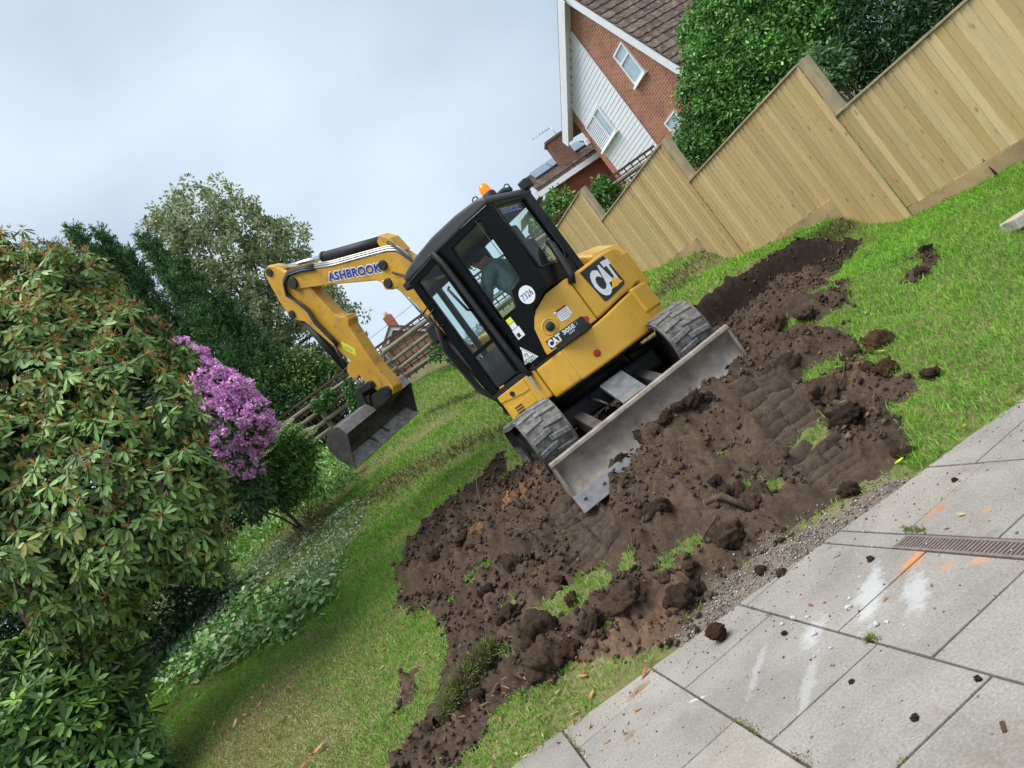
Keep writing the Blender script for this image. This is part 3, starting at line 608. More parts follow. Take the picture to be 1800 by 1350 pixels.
LIPM = plain('polished_lip', (.40, .38, .37), .5, .15, var=.3, vscale=12, dirt=(.13, .105, .085), dirt_amt=.45, dscale=9)
RUB = plain('track_rubber', (.09, .086, .082), .85, var=.3, vscale=14, dirt=(.20, .185, .17), dirt_amt=.5, dscale=14, bmp=.4, bscale=50)
RUBL = plain('lug_rubber', (.13, .125, .12), .85, var=.25, vscale=20, dirt=(.26, .245, .23), dirt_amt=.5, dscale=22, bmp=.4, bscale=60)
CHR = plain('chrome_rod', (.6, .62, .64), .18, 1.0, var=.05)
HOSE = plain('hose', (.022, .022, .024), .5, var=.2); PIPE = plain('steel_pipe', (.46, .46, .46), .38, .7, var=.2)
PIN = plain('pin_dark', (.035, .032, .03), .6, .4, var=.3)
DWHT = plain('decal_white', (.78, .80, .82), .4, var=.03); DBLK = plain('decal_black', (.012, .014, .018), .4); DYEL = plain('decal_amber', (.9, .48, .02), .45); DRED = plain('decal_red', (.38, .022, .012), .45); DBLU = plain('decal_blue', (.02, .05, .32), .4); DLIM = plain('decal_lime', (.75, .8, .03), .45); DGRY = plain('decal_grey', (.35, .36, .37), .5)
ORG = None
m, nt, b = newmat('beacon_orange'); b.inputs['Base Color'].default_value = (.85, .17, .005, 1); b.inputs['Roughness'].default_value = .15; b.inputs['Emission Color'].default_value = (1, .2, .004, 1); b.inputs['Emission Strength'].default_value = .25; ORG = m
m, nt, b = newmat('beacon_lamp'); b.inputs['Emission Color'].default_value = (1, .62, .08, 1); b.inputs['Emission Strength'].default_value = 3.0; LMP = m
m, nt, b = newmat('cab_glass'); tr = nd(nt, 'ShaderNodeBsdfTransparent'); tr.inputs[0].default_value = (.84, .94, .92, 1); gl = nd(nt, 'ShaderNodeBsdfGlossy', i_Roughness=.03); gl.inputs[0].default_value = (1, 1, 1, 1)
fr = nd(nt, 'ShaderNodeFresnel', i_IOR=1.32); mx = nd(nt, 'ShaderNodeMixShader'); nt.links.new(fr.outputs[0], mx.inputs[0]); nt.links.new(tr.outputs[0], mx.inputs[1]); nt.links.new(gl.outputs[0], mx.inputs[2]); nt.links.new(mx.outputs[0], nt.nodes['Material Output'].inputs[0]); GLS = m

ex = thing('excavator', 'yellow and black mini excavator with its arm raised, working on the dug slope', 'excavator', (.68, 8.25, 1.05), R(55))
def P(f, l, h): return (-l, f, h)
fl = lambda p, w: P(p[0], w, p[1])          # outline in the (forward, height) plane, swept sideways
_q = R(6 - 55)
def U(a, b_, h): return (b_ * math.cos(_q) - a * math.sin(_q), b_ * math.sin(_q) + a * math.cos(_q), h)
def part(mb, name, mat, parent=ex, bevel=0.0, seg=2): return mb.obj(name, mat, parent, bevel=bevel, seg=seg)
def arc(ang, r): a = R(ang); return (-r * math.cos(a), r * math.sin(a))
# ---- lettering
def text(body, w, h, mapf, mat, parent, name='lettering', offset=0.0, ext=.0015, shear=0.0, spacing=1.0):
    cu = bpy.data.curves.new('t', 'FONT'); cu.body = body; cu.size = 1; cu.offset = offset; cu.extrude = .5; cu.align_x = 'CENTER'; cu.space_character = spacing; cu.shear = shear; cu.resolution_u = 4
    to = bpy.data.objects.new('t', cu); COL.objects.link(to); dg = bpy.context.evaluated_depsgraph_get(); me = bpy.data.meshes.new_from_object(to.evaluated_get(dg)); bpy.data.objects.remove(to)
    me.name = name; co = np.array([v.co for v in me.vertices]); lo, hi = co.min(0), co.max(0)
    for v in me.vertices:
        x = ((v.co.x - lo[0]) / (hi[0] - lo[0]) - .5) * w; y = ((v.co.y - lo[1]) / (hi[1] - lo[1]) - .5) * h; d = (v.co.z + .5) * ext
        v.co = mapf(x, y, d)
    me.materials.clear(); me.materials.append(mat); return link(bpy.data.objects.new(name, me), parent)
def left_map(f0, h0, l0, ang=0.0):
    ca, sa = math.cos(ang), math.sin(ang)
    return lambda x, y, d: P(f0 - (x * ca - y * sa), l0 + d, h0 + x * sa + y * ca)
def arc_map(a0, h0, r):
    return lambda x, y, d: P(*[*arc(a0 - math.degrees(x / r), r + d)], h0 + y)
def arcpoly(poly, r, t, name, mat, parent):
    """flat decal wrapped on the tail; poly in (angle, height); strips so that it follows the curve"""
    mb = MB(); a_lo, a_hi = min(p[0] for p in poly), max(p[0] for p in poly); n = max(3, int((a_hi - a_lo) / 2)); V_ = []; F_ = []
    def span(a):
        hs = []
        for (a1, h1), (a2, h2) in zip(poly, poly[1:] + poly[:1]):
            if a1 == a2:
                if abs(a - a1) < 1e-6: hs += [h1, h2]
            elif min(a1, a2) - 1e-6 <= a <= max(a1, a2) + 1e-6: hs.append(h1 + (h2 - h1) * (a - a1) / (a2 - a1))
        return min(hs), max(hs)
    for i in range(n + 1):
        a = a_hi + (a_lo - a_hi) * i / n; a = min(max(a, a_lo + 1e-4), a_hi - 1e-4); h0, h1 = span(a)
        V_ += [P(*arc(a, r), h0), P(*arc(a, r), h1), P(*arc(a, r + t), h0), P(*arc(a, r + t), h1)]
    for i in range(n):
        k = 4 * i; F_ += [(k + 2, k + 6, k + 7, k + 3), (k, k + 1, k + 5, k + 4), (k + 1, k + 3, k + 7, k + 5), (k, k + 4, k + 6, k + 2)]
    F_ += [(0, 2, 3, 1), (4 * n, 4 * n + 1, 4 * n + 3, 4 * n + 2)]
    return mb.add(V_, F_).obj(name, mat, parent)
def arcpanel(angs, h0, h1, r0, r1, name, mat, parent=ex, bevel=.018):
    """solid piece of bodywork following the tail; h0, h1 functions of the angle"""
    V_ = []; F_ = []; n = len(angs)
    for a in angs:
        V_ += [P(*arc(a, r0), h0(a)), P(*arc(a, r0), h1(a)), P(*arc(a, r1), h0(a)), P(*arc(a, r1), h1(a))]
    for i in range(n - 1):
        k = 4 * i; F_ += [(k + 2, k + 6, k + 7, k + 3), (k, k + 1, k + 5, k + 4), (k + 1, k + 3, k + 7, k + 5), (k, k + 4, k + 6, k + 2)]
    F_ += [(0, 2, 3, 1), (4 * n - 4, 4 * n - 3, 4 * n - 1, 4 * n - 2)]
    o = MB().add(V_, F_).obj(name, mat, parent, bevel=bevel, seg=3)
    for p in o.data.polygons: p.use_smooth = True
    o.modifiers['bevel'].angle_limit = R(40); o.data.set_sharp_from_angle(angle=R(40)); o.modifiers['bevel'].harden_normals = True; return o

# ---- running gear
def track(b0, b1, lab=None):
    pts = []; N = 20
    for i in range(N + 1): a = -math.pi / 2 - math.pi * i / N; pts.append((-.93 + math.cos(a), math.sin(a), 1))
    path = []
    rr = .315
    def ring(r):
        o = []
        for i in range(N + 1): a = -math.pi / 2 - math.pi * i / N; o.append((-.93 + r * math.cos(a), .26 + r * math.sin(a)))
        for i in range(1, 8): o.append((-.93 + 1.86 * i / 8, .26 + r + (-.012 * math.sin(math.pi * i / 8))))
        for i in range(N + 1): a = math.pi / 2 - math.pi * i / N; o.append((.93 + r * math.cos(a), .26 + r * math.sin(a)))
        for i in range(1, 8): o.append((.93 - 1.86 * i / 8, .26 - r))
        return o
    ro, ri = ring(rr), ring(rr - .045); n = len(ro); V_ = []; F_ = []
    for bb in (b0, b1):
        V_ += [U(a, bb, h) for a, h in ro] + [U(a, bb, h) for a, h in ri]
    for i in range(n):
        j = (i + 1) % n
        F_ += [(i, j, 2 * n + j, 2 * n + i), (n + i, 3 * n + i, 3 * n + j, n + j), (i, n + i, n + j, j), (2 * n + i, 2 * n + j, 3 * n + j, 3 * n + i)]
    t = MB().add(V_, F_).obj('track', RUB, ex)
    # lugs, in two staggered rows
    per = [0.0]
    for i in range(n): per.append(per[-1] + math.dist(ro[i], ro[(i + 1) % n]))
    tot = per[-1]; K = 42
    for k in range(K):
        for side in (0, 1):
            s = ((k + .5 * side) / K * tot) % tot; i = max(j for j in range(n) if per[j] <= s); e = (s - per[i]) / (per[i + 1] - per[i])
            p = np.array(ro[i]) * (1 - e) + np.array(ro[(i + 1) % n]) * e; tg = np.array(ro[(i + 1) % n]) - np.array(ro[i]); tg /= np.linalg.norm(tg); nn = np.array([p[0] - np.clip(p[0], -.93, .93), p[1] - .26]); nn /= np.linalg.norm(nn)
            if p[1] < -.02: continue
            w = b1 - b0; ba, bb = (b0 + .02, b0 + w * .56) if side == 0 else (b0 + w * .44, b1 - .02); sh = .012 if side else -.012
            c = []
            for hgt, hw in ((-.004, .031), (.017, .023)):
                for (bq, sg) in ((ba, -1), (bb, -1), (bb, 1), (ba, 1)):
                    q = p + tg * (sg * hw + sh * (1 if bq in (ba,) else -1)) + nn * hgt; c.append(U(q[0], bq, q[1]))
            MB().hexa(c).obj('track_lug', RUBL, t, bevel=.005)
    for a_, r_ in ((-.93, .25), (.93, .25)):
        MB().cyl(U(a_, b0 + .07, .26), U(a_, b1 - .07, .26), r_, 24).obj('idler_wheel', BLK2, t, bevel=.01)
    for a_ in (-.6, -.3, 0, .3, .6): MB().cyl(U(a_, b0 + .08, .08), U(a_, b1 - .08, .08), .085, 16).obj('roller', BLK2, t)
    MB().hexa([U(-.8, b0 + .1, .14), U(.8, b0 + .1, .14), U(.8, b1 - .1, .14), U(-.8, b1 - .1, .14), U(-.8, b0 + .1, .42), U(.8, b0 + .1, .42), U(.8, b1 - .1, .42), U(-.8, b1 - .1, .42)]).obj('track_frame', BLK2, t, bevel=.02)
    return t
track(-1.0, -.6); track(.6, 1.0)
def ubox(a0, a1, b0, b1, h0, h1): return [U(a0, b0, h0), U(a1, b0, h0), U(a1, b1, h0), U(a0, b1, h0), U(a0, b0, h1), U(a1, b0, h1), U(a1, b1, h1), U(a0, b1, h1)]
part(MB().hexa(ubox(-.62, .62, -.62, .62, .16, .36)), 'lower_frame', BLK2, bevel=.03)
part(MB().cyl(P(0, 0, .33), P(0, 0, .53), .46, 32), 'slew_ring', BLK2)
part(MB().cyl(P(-.02, 0, .47), P(-.02, 0, .56), .86, 40), 'turntable_plate', BLK2)
# ---- dozer blade
tl_ = lambda b_: .035 * b_
bp = [(-1.545, .135), (-1.575, .12), (-1.58, .09), (-1.545, .06), (-1.512, .01), (-1.497, -.06), (-1.502, -.13), (-1.525, -.19), (-1.555, -.235)]
back = [(-1.52, -.245), (-1.485, -.19), (-1.462, -.13), (-1.457, -.06), (-1.472, .02), (-1.505, .08), (-1.52, .12)]
ol = bp + back
bl_ = MB().prism(ol, lambda p, w: U(p[0], w, p[1] + tl_(w)), -1.0, 1.0); blade = part(bl_, 'dozer_blade', STEEL, bevel=.004)
for p in blade.data.polygons: p.use_smooth = True
blade.data.set_sharp_from_angle(angle=R(40))
ce = MB()
for w0, w1 in ((-1.0, 0.0), (.003, 1.03)):
    pr = [(-1.552, -.215), (-1.576, -.222), (-1.635, -.375), (-1.618, -.385)] if w0 < 0 else [(-1.552, -.215), (-1.576, -.222), (-1.62, -.34), (-1.605, -.35)]
    ce.prism(pr, lambda p, w: U(p[0], w, p[1] + tl_(w)), w0, w1)
cut = ce.obj('cutting_edge', EDGE, blade, bevel=.003)
for k in range(10):
    b_ = -.92 + k * .205
    MB().cyl(U(-1.592, b_, -.278 + tl_(b_)), U(-1.612, b_, -.288 + tl_(b_)), .017, 10).obj('edge_bolt', EDGE, blade)
for b_ in (-.985, .985):
    MB().prism([(-1.50, .11), (-1.57, .12), (-1.56, -.22), (-1.40, -.2), (-1.40, 0)], lambda p, w: U(p[0], w, p[1] + tl_(b_)), b_ - .012, b_ + .012).obj('end_plate', STEEL, blade)
for b_ in (-.40, .33):
    part(MB().hexa([U(-1.47, b_ - .055, -.12), U(-.5, b_ - .055, .12), U(-.5, b_ + .055, .12), U(-1.47, b_ + .055, -.12), U(-1.47, b_ - .055, .04), U(-.5, b_ - .055, .30), U(-.5, b_ + .055, .30), U(-1.47, b_ + .055, .04)]), 'blade_arm', BUCK, bevel=.01)
stp = part(MB().hexa([U(-1.40, -.13, .10), U(-.98, -.13, .33), U(-.98, .13, .33), U(-1.40, .13, .10), U(-1.42, -.13, .135), U(-1.0, -.13, .37), U(-1.0, .13, .37), U(-1.42, .13, .135)]), 'step_plate', plain('galvanised_plate', (.22, .24, .26), .4, .6, var=.3, vscale=14, dirt=(.17, .15, .12), dirt_amt=.3, dscale=9), bevel=.006)
part(MB().tube([U(-.6, .0, .3), U(-1.2, 0, .1), U(-1.46, 0, -.02)], .05, 12), 'blade_cylinder', BLK2)
part(MB().tube([U(-.75, -.24, .33), U(-1.02, -.22, .26), U(-1.15, -.2, .2), U(-1.1, -.18, .12)], .013, 8), 'hose', HOSE)
part(MB().tube([U(-1.38, .2, .09), U(-1.43, .22, .13), U(-1.45, .26, .08), U(-1.42, .28, .02)], .016, 8), 'tie_ring', PIN)

# ---- upper bodywork
cwt = lambda a: .86 + .07 * float(sstep(45, 5, a)) + .03 * float(sstep(5, -8, a))
angs = [62 - i * (62 + 62) / 40 for i in range(41)]
V_ = [];
cw = arcpanel(angs, lambda a: .50 + .10 * float(sstep(20, -25, a)) * 0, cwt, .5, 1.08, 'counterweight', YEL, bevel=.045)
# bulge on the rear of the counterweight
arcpanel([8 - i * 4 for i in range(18)], lambda a: .66, lambda a: .95, 1.0, 1.105, 'counterweight_boss', YEL, parent=cw, bevel=.03)
part(MB().prism([(-.515, .951), (-.147, .951), (-.147, .3), (-.515, .3)], lambda p, w: P(p[0], p[1], w), .505, .858), 'side_skirt', YEL, bevel=.03, seg=3)
sk = part(MB().prism([(.40, .955), (.445, .90), (.445, .25), (-.138, .25), (-.138, .955)], lambda p, w: P(p[0], p[1], w), .545, .87), 'battery_box', YEL, bevel=.022, seg=3)
MB().prism([(.405, .79), (.405, .855), (.02, .855), (.02, .735), (.10, .735)], fl, .954, .964).obj('access_panel', YEL, sk, bevel=.006)
MB().prism([(.37, .60), (.37, .70), (.03, .70), (.03, .60)], fl, .954, .960).obj('access_panel', YEL, sk, bevel=.006)
MB().cyl(P(.22, .955, .80), P(.22, .972, .80), .028, 14).obj('lock', BLK2, sk); MB().cyl(P(.34, .955, .81), P(.34, .967, .81), .022, 14).obj('lock', YEL, sk)
for k in range(3): MB().prism([(.30 - .0 * k, .60 + k * .03), (.30, .612 + k * .03), (.2, .612 + k * .03), (.2, .60 + k * .03)], fl, .961, .965).obj('vent_slot', BLK2, sk)
part(MB().prism([(.42, -.95), (.42, -.25), (-.5, -.25), (-.5, -.95)], lambda p, w: P(p[0], p[1], w), .52, .92), 'right_skirt', YEL, bevel=.03)
sph = lambda a: float(np.interp(a, [37, 51, 61, 66, 68.5], [1.375, 1.365, 1.285, 1.16, .93]))
spn = arcpanel([37.3, 40, 43, 46, 49, 51, 53, 55, 57, 59, 61, 62.5, 64, 65, 66, 67, 68, 68.5], lambda a: .888, sph, .62, 1.072, 'fuel_side_panel', YEL, bevel=.028)
hood = arcpanel([36.4 - i * 3 for i in range(30)], lambda a: cwt(a) + .018, lambda a: 1.38 + .03 * float(sstep(30, 5, a)) - .05 * float(sstep(-5, -40, a)), .55, 1.072, 'rear_hood', YEL, bevel=.04)
part(MB().prism([(.35, .9), (.35, 1.2), (.15, 1.55), (-.1, 1.63), (-.62, 1.62), (-.80, 1.5), (-.86, 1.35), (-.86, .9)], fl, -.93, -.22), 'right_hood', YEL, bevel=.05, seg=3)
part(MB().cyl(P(-.05, 0, .86), P(-.05, 0, 1.30), .80, 32), 'light_block_core', BLK2)  # black core added inside the bodywork to block light
# filler cap in its dish
fa, fh = 59, 1.09; fc = arc(fa, 1.07); fo = arc(fa, 1.105); ax = Vector(P(*fo, fh)) - Vector(P(*fc, fh)); rot = Vector((0, 0, 1)).rotation_difference(ax.normalized()).to_matrix()
MB().lathe([(.085, -.02), (.085, .004), (.076, .010), (.068, .006), (.06, -.004), (.05, -.006), (.0, -.006)], P(*arc(fa, 1.068), fh), 24, rot).obj('filler_dish', YEL, spn)
MB().lathe([(.045, -.006), (.045, .03), (.038, .038), (.0, .038)], P(*arc(fa, 1.068), fh), 20, rot).obj('filler_cap', BLK2, spn)
MB().lathe([(.014, 0), (.014, .01), (0, .01)], P(*arc(53, 1.07), 1.16), 12, rot).obj('lock', DWHT, spn)
# decals: rear badge, side strip, warning label, reflector
bd = arcpoly([(29.5, 1.345), (6.5, 1.375), (5.8, 1.05), (8, 1.02), (26.5, .975), (28.5, 1.0)], 1.0725, .003, 'badge_plate', DBLK, hood)
rb = 1.0765
text('C', .150, .285, arc_map(23.3, 1.155, rb), DWHT, hood, offset=.055); text('A', .150, .27, arc_map(16.6, 1.18, rb), DWHT, hood, offset=.055); text('T', .140, .25, arc_map(10.4, 1.205, rb + .001), DWHT, hood, offset=.055)
arcpoly([(18.8, 1.045), (13.0, 1.155), (7.8, 1.06)], rb + .0035, .002, 'badge_triangle', DYEL, hood)
st = arcpoly([(65.3, 1.0), (43.0, 1.0), (41.3, .96), (43.2, .905), (65.3, .905)], 1.0725, .002, 'name_strip', DBLK, spn)
arcpoly([(42.6, .985), (40.4, .965), (40.4, .935), (42.6, .905), (41.3, .95)], 1.0725, .002, 'strip_tip', DRED, spn)
rs = 1.0755
text('C', .054, .08, arc_map(63.6, .952, rs), DWHT, spn, offset=.05); text('A', .056, .075, arc_map(61.0, .955, rs), DWHT, spn, offset=.05); text('T', .052, .07, arc_map(58.6, .96, rs), DWHT, spn, offset=.05)
arcpoly([(62.0, .913), (60.0, .943), (58.0, .915)], rs + .003, .002, 'badge_triangle', DYEL, spn)
text('305E', .135, .044, arc_map(52.3, .968, rs), DWHT, spn, offset=.035); text('2', .022, .034, arc_map(47.4, .972, rs), DGRY, spn); arcpoly([(53.5, .938), (50, .938), (50, .915), (53.5, .915)], rs, .002, 'small_label', DGRY, spn)
arcpoly([(53.0, 1.155), (46, 1.155), (46, 1.075), (47, 1.055), (52.5, 1.055), (53.0, 1.065)], 1.0725, .002, 'warning_label', DWHT, spn); arcpoly([(53.0, 1.178), (46.4, 1.178), (46.4, 1.157), (53.0, 1.157)], 1.0725, .002, 'warning_band', DRED, spn)
for k in range(4): arcpoly([(52.4, 1.143 - k * .02), (47, 1.143 - k * .02), (47, 1.137 - k * .02), (52.4, 1.137 - k * .02)], 1.075, .001, 'print_line', DGRY, spn)
rr_ = arc(48, 1.08); MB().lathe([(.036, 0), (.036, .006), (.03, .009), (0, .009)], P(*rr_, .63), 20, Vector((0, 0, 1)).rotation_difference((Vector(P(*arc(48, 1.2), 0)) - Vector(P(*rr_, 0))).normalized()).to_matrix()).obj('reflector', DRED, cw)

# ---- cab
rp = [(.475, 2.345), (.485, 2.40), (.40, 2.44), (.2, 2.475), (-.1, 2.495), (-.45, 2.48), (-.74, 2.44), (-.825, 2.40), (-.83, 2.335)]
roof_c = part(MB().prism(rp, fl, .07, .975), 'cab_roof', ROOFM, bevel=.03, seg=3)
part(MB().prism([(.45, 2.27), (.45, 2.36), (-.80, 2.36), (-.80, 2.27)], fl, .92, .955), 'roof_rail', BLK, bevel=.008); part(MB().prism([(.45, 2.27), (.45, 2.36), (-.80, 2.36), (-.80, 2.27)], fl, .08, .115), 'roof_rail', BLK, bevel=.008)
part(MB().prism([(.445, 2.27), (.445, 2.36), (.38, 2.36), (.38, 2.27)], fl, .115, .92), 'roof_rail', BLK); part(MB().prism([(-.74, 2.29), (-.74, 2.36), (-.81, 2.36), (-.81, 2.29)], fl, .115, .92), 'roof_rail', BLK)
part(MB().prism([(.445, .86), (.445, .915), (-.80, .915), (-.80, .86)], fl, .09, .952), 'cab_floor', BLK2)
for l0, l1 in ((.885, .957), (.08, .145)):
    part(MB().prism([(.45, .9), (.47, 1.5), (.46, 2.36), (.37, 2.36), (.36, .9)], fl, l0, l1), 'front_pillar', BLK, bevel=.012)
part(MB().prism([(.015, .9), (.02, 2.36), (-.20, 2.36), (-.175, 1.43), (-.17, .9)], fl, .895, .957), 'door_pillar', BLK, bevel=.012)
part(MB().prism([(-.62, 1.5), (-.625, 2.30), (-.60, 2.36), (-.81, 2.36), (-.81, 1.39), (-.66, 1.39)], fl, .83, .957), 'rear_pillar', BLK, bevel=.02)
part(MB().prism([(-.165, .865), (-.165, 1.435), (-.37, 1.435), (-.41, 1.455), (-.46, 1.58), (-.64, 1.62), (-.81, 1.62), (-.81, 1.39), (-.70, 1.375), (-.55, 1.31), (-.44, 1.18), (-.405, 1.0), (-.40, .865)], fl, .905, .953), 'cab_side_panel', BLK, bevel=.01)
part(MB().prism([(.06, .9), (.06, 2.36), (-.0, 2.36), (-.0, .9)], fl, .08, .13), 'right_pillar', BLK)
part(MB().hexa([P(-.80, .08, 1.39), P(-.80, .95, 1.39), P(-.76, .95, 1.39), P(-.76, .08, 1.39), P(-.81, .08, 1.575), P(-.81, .95, 1.575), P(-.77, .95, 1.575), P(-.77, .08, 1.575)]), 'cab_rear_panel', BLK, bevel=.01)
part(MB().prism([(.075, .9), (.075, 2.36), (.28, 2.36), (.25, 1.57), (.23, .9)], lambda p, w: P(w, p[0], p[1]), -.815, -.75), 'rear_pillar', BLK, bevel=.02)
def gpane(pts, name='window_pane'): return MB().add(pts, [tuple(range(len(pts)))]).obj(name, GLS, ex)
gpane([P(.37, .935, .94), P(.015, .935, .94), P(.015, .935, 2.29), P(.385, .935, 2.29)])
gpane([P(-.19, .94, 1.44), P(-.37, .94, 1.44), P(-.45, .94, 1.58), P(-.63, .94, 1.62), P(-.63, .94, 2.29), P(-.20, .94, 2.29)])
gpane([P(-.785, .90, 1.57), P(-.785, .25, 1.57), P(-.785, .27, 2.31), P(-.785, .90, 2.31)])
gpane([P(.42, .89, .94), P(.42, .15, .94), P(.42, .15, 2.29), P(.42, .89, 2.29)])
gpane([P(.36, .1, 1.2), P(-.78, .1, 1.2), P(-.78, .1, 2.29), P(.36, .1, 2.29)])
# seals round the panes (thin grey lines)
part(MB().tube([P(-.60, .958, 2.30), P(-.61, .958, 1.66), P(-.47, .958, 1.60), P(-.40, .958, 1.46), P(-.36, .956, 1.435), P(-.20, .956, 1.435)], .0035, 6), 'window_seal', PIN)
part(MB().tube([P(.47, .962, 2.335), P(-.2, .962, 2.36), P(-.79, .965, 2.33)], .004, 6), 'roof_seal', PIPE)
part(MB().tube([P(-.815, .90, 1.60), P(-.815, .90, 2.29), P(-.815, .29, 2.31), P(-.815, .265, 1.66), P(-.815, .32, 1.59), P(-.815, .85, 1.575), P(-.815, .90, 1.60)], .008, 6), 'window_seal', BLK2)
# door furniture
part(MB().tube([P(.04, .96, 2.30), P(.015, 1.0, 2.365), P(-.02, 1.005, 2.36), P(-.055, 1.005, 2.2), P(-.075, 1.005, 1.2), P(-.085, 1.0, .90), P(-.085, .965, .84)], .030, 10), 'grab_rail', BLK2)
part(MB().prism([(-.06, .88), (-.10, .88), (-.085, .66), (-.065, .66)], fl, .985, .993), 'rail_foot', PIPE)
part(MB().tube([P(.10, .945, 2.02), P(.085, 1.0, 2.0), P(.04, 1.0, 1.72), P(.02, .945, 1.68)], .014, 8), 'door_handle', BLK2)
part(MB().prism([(.045, .95), (.045, 2.29), (.015, 2.29), (.015, .95)], fl, .93, .965), 'door_frame', BLK, bevel=.006); part(MB().prism([(.37, 1.32), (.37, 1.36), (.04, 1.36), (.04, 1.32)], fl, .925, .955), 'door_frame', BLK)
part(MB().tube([P(.39, .96, 1.96), P(.47, .99, 1.94), P(.48, .99, 1.80), P(.40, .96, 1.77)], .010, 8), 'hinge_loop', BLK2)
part(MB().tube([P(.44, .96, 2.02), P(.62, .93, 2.0)], .010, 8), 'mirror_arm', BLK2)
part(MB().box(P(.50, .90, 2.33), (.12, .10, .09)), 'front_lamp', BLK2, bevel=.02)
# number disc, inspection labels, warning triangle
lm = .9545
MB().cyl(P(-.575, lm, 1.455), P(-.575, lm + .003, 1.455), .088, 32).obj('number_disc', DWHT, ex); text('7326', .135, .062, left_map(-.575, 1.455, lm + .0035), DBLU, ex)
MB().prism([(-.215, 1.40), (-.285, 1.40), (-.285, 1.345), (-.215, 1.345)], fl, lm, lm + .002).obj('inspection_label', DLIM, ex)
MB().prism([(-.215, 1.34), (-.285, 1.34), (-.285, 1.285), (-.215, 1.285)], fl, lm, lm + .002).obj('inspection_label', DWHT, ex); MB().prism([(-.205, 1.28), (-.30, 1.28), (-.30, 1.175), (-.205, 1.175)], fl, lm, lm + .002).obj('inspection_label', DWHT, ex)
MB().prism([(-.222, 1.23), (-.26, 1.23), (-.26, 1.19), (-.222, 1.19)], fl, lm + .002, lm + .003).obj('inspection_print', DBLK, ex)
tv = [(-.17, 1.115), (-.275, .935), (-.075, .935)]; tc_ = (-.173, .992)
MB().prism(tv, fl, lm, lm + .002).obj('warning_triangle', DWHT, ex); MB().prism([(tc_[0] + (x - tc_[0]) * .86, tc_[1] + (y - tc_[1]) * .86) for x, y in tv], fl, lm + .002, lm + .003).obj('triangle_border', DBLK, ex); MB().prism([(tc_[0] + (x - tc_[0]) * .80, tc_[1] + (y - tc_[1]) * .80) for x, y in tv], fl, lm + .003, lm + .004).obj('triangle_face', DWHT, ex)
text('73', .045, .036, left_map(-.173, 1.015, lm + .0045), DBLK, ex); text('XYZM', .115, .036, left_map(-.175, .965, lm + .0045), DBLK, ex)
# ASHBROOK along the top of the rear window
text('ASHBROOK', .36, .055, lambda x, y, d: P(-.79 - d, .62 - x, 2.235 + y), DWHT, ex, offset=.05); text('ASHBROOK', .35, .046, lambda x, y, d: P(-.793 - d, .62 - x, 2.235 + y), DBLU, ex, offset=.01)
# roof fittings
bc = thing  # (beacon is part of the machine)
bcn = part(MB().lathe([(.075, 2.45), (.075, 2.50), (.062, 2.52), (0, 2.52)], P(-.66, .56, 0), 20), 'beacon_base', BLK2)
MB().lathe([(.056, 2.52), (.056, 2.56), (.049, 2.60), (.032, 2.625), (0, 2.633)], P(-.66, .56, 0), 20).obj('beacon_dome', ORG, bcn)
part(MB().box(P(-.84, .13, 2.43), (.13, .10, .10)), 'rear_work_lamp', BLK2, bevel=.015)
part(MB().box(P(-.70, .33, 2.475), (.2, .1, .05)), 'roof_bracket', ROOFM, bevel=.015)
for f_, l_ in ((-.60, .78), (-.72, .33), (.2, .8)): part(MB().tube([P(f_, l_, 2.46), P(f_, l_, 2.51), P(f_ - .03, l_, 2.525), P(f_ - .06, l_, 2.51), P(f_ - .06, l_, 2.46)], .007, 6), 'lifting_eye', BLK2)
part(MB().tube([P(-.83, .47, 1.78), P(-.86, .50, 1.72), P(-.88, .56, 1.55), P(-.90, .62, 1.38), P(-.86, .64, 1.30)], [.030, .036, .038, .038, .038], 12), 'exhaust_stack', BLK2)
# inside the cab
SEAT = plain('seat_fabric', (.03, .032, .035), .85, var=.3)
part(MB().prism([(-.12, 1.14), (-.10, 1.22), (-.52, 1.20), (-.60, 1.95), (-.68, 1.95), (-.64, 1.12)], fl, .33, .72), 'seat', SEAT, bevel=.04)
part(MB().prism([(-.57, 1.96), (-.58, 2.14), (-.65, 2.14), (-.65, 1.96)], fl, .42, .64), 'headrest', SEAT, bevel=.03)
part(MB().prism([(.05, .95), (.05, 1.32), (-.4, 1.36), (-.4, .95)], fl, .14, .28), 'console', BLK2, bevel=.03); part(MB().prism([(.02, .95), (.02, 1.28), (-.35, 1.33), (-.35, .95)], fl, .76, .87), 'console', BLK2, bevel=.03)
part(MB().tube([P(0, .82, 1.28), P(.03, .81, 1.42), P(.02, .80, 1.52)], [.012, .012, .022], 8), 'joystick', BLK2); part(MB().tube([P(.02, .22, 1.3), P(.05, .23, 1.44), P(.04, .24, 1.54)], [.012, .012, .022], 8), 'joystick', BLK2)
for l_ in (.45, .58): part(MB().tube([P(.22, l_, .93), P(.24, l_, 1.2), P(.20, l_, 1.42)], .012, 8), 'travel_lever', PIPE)

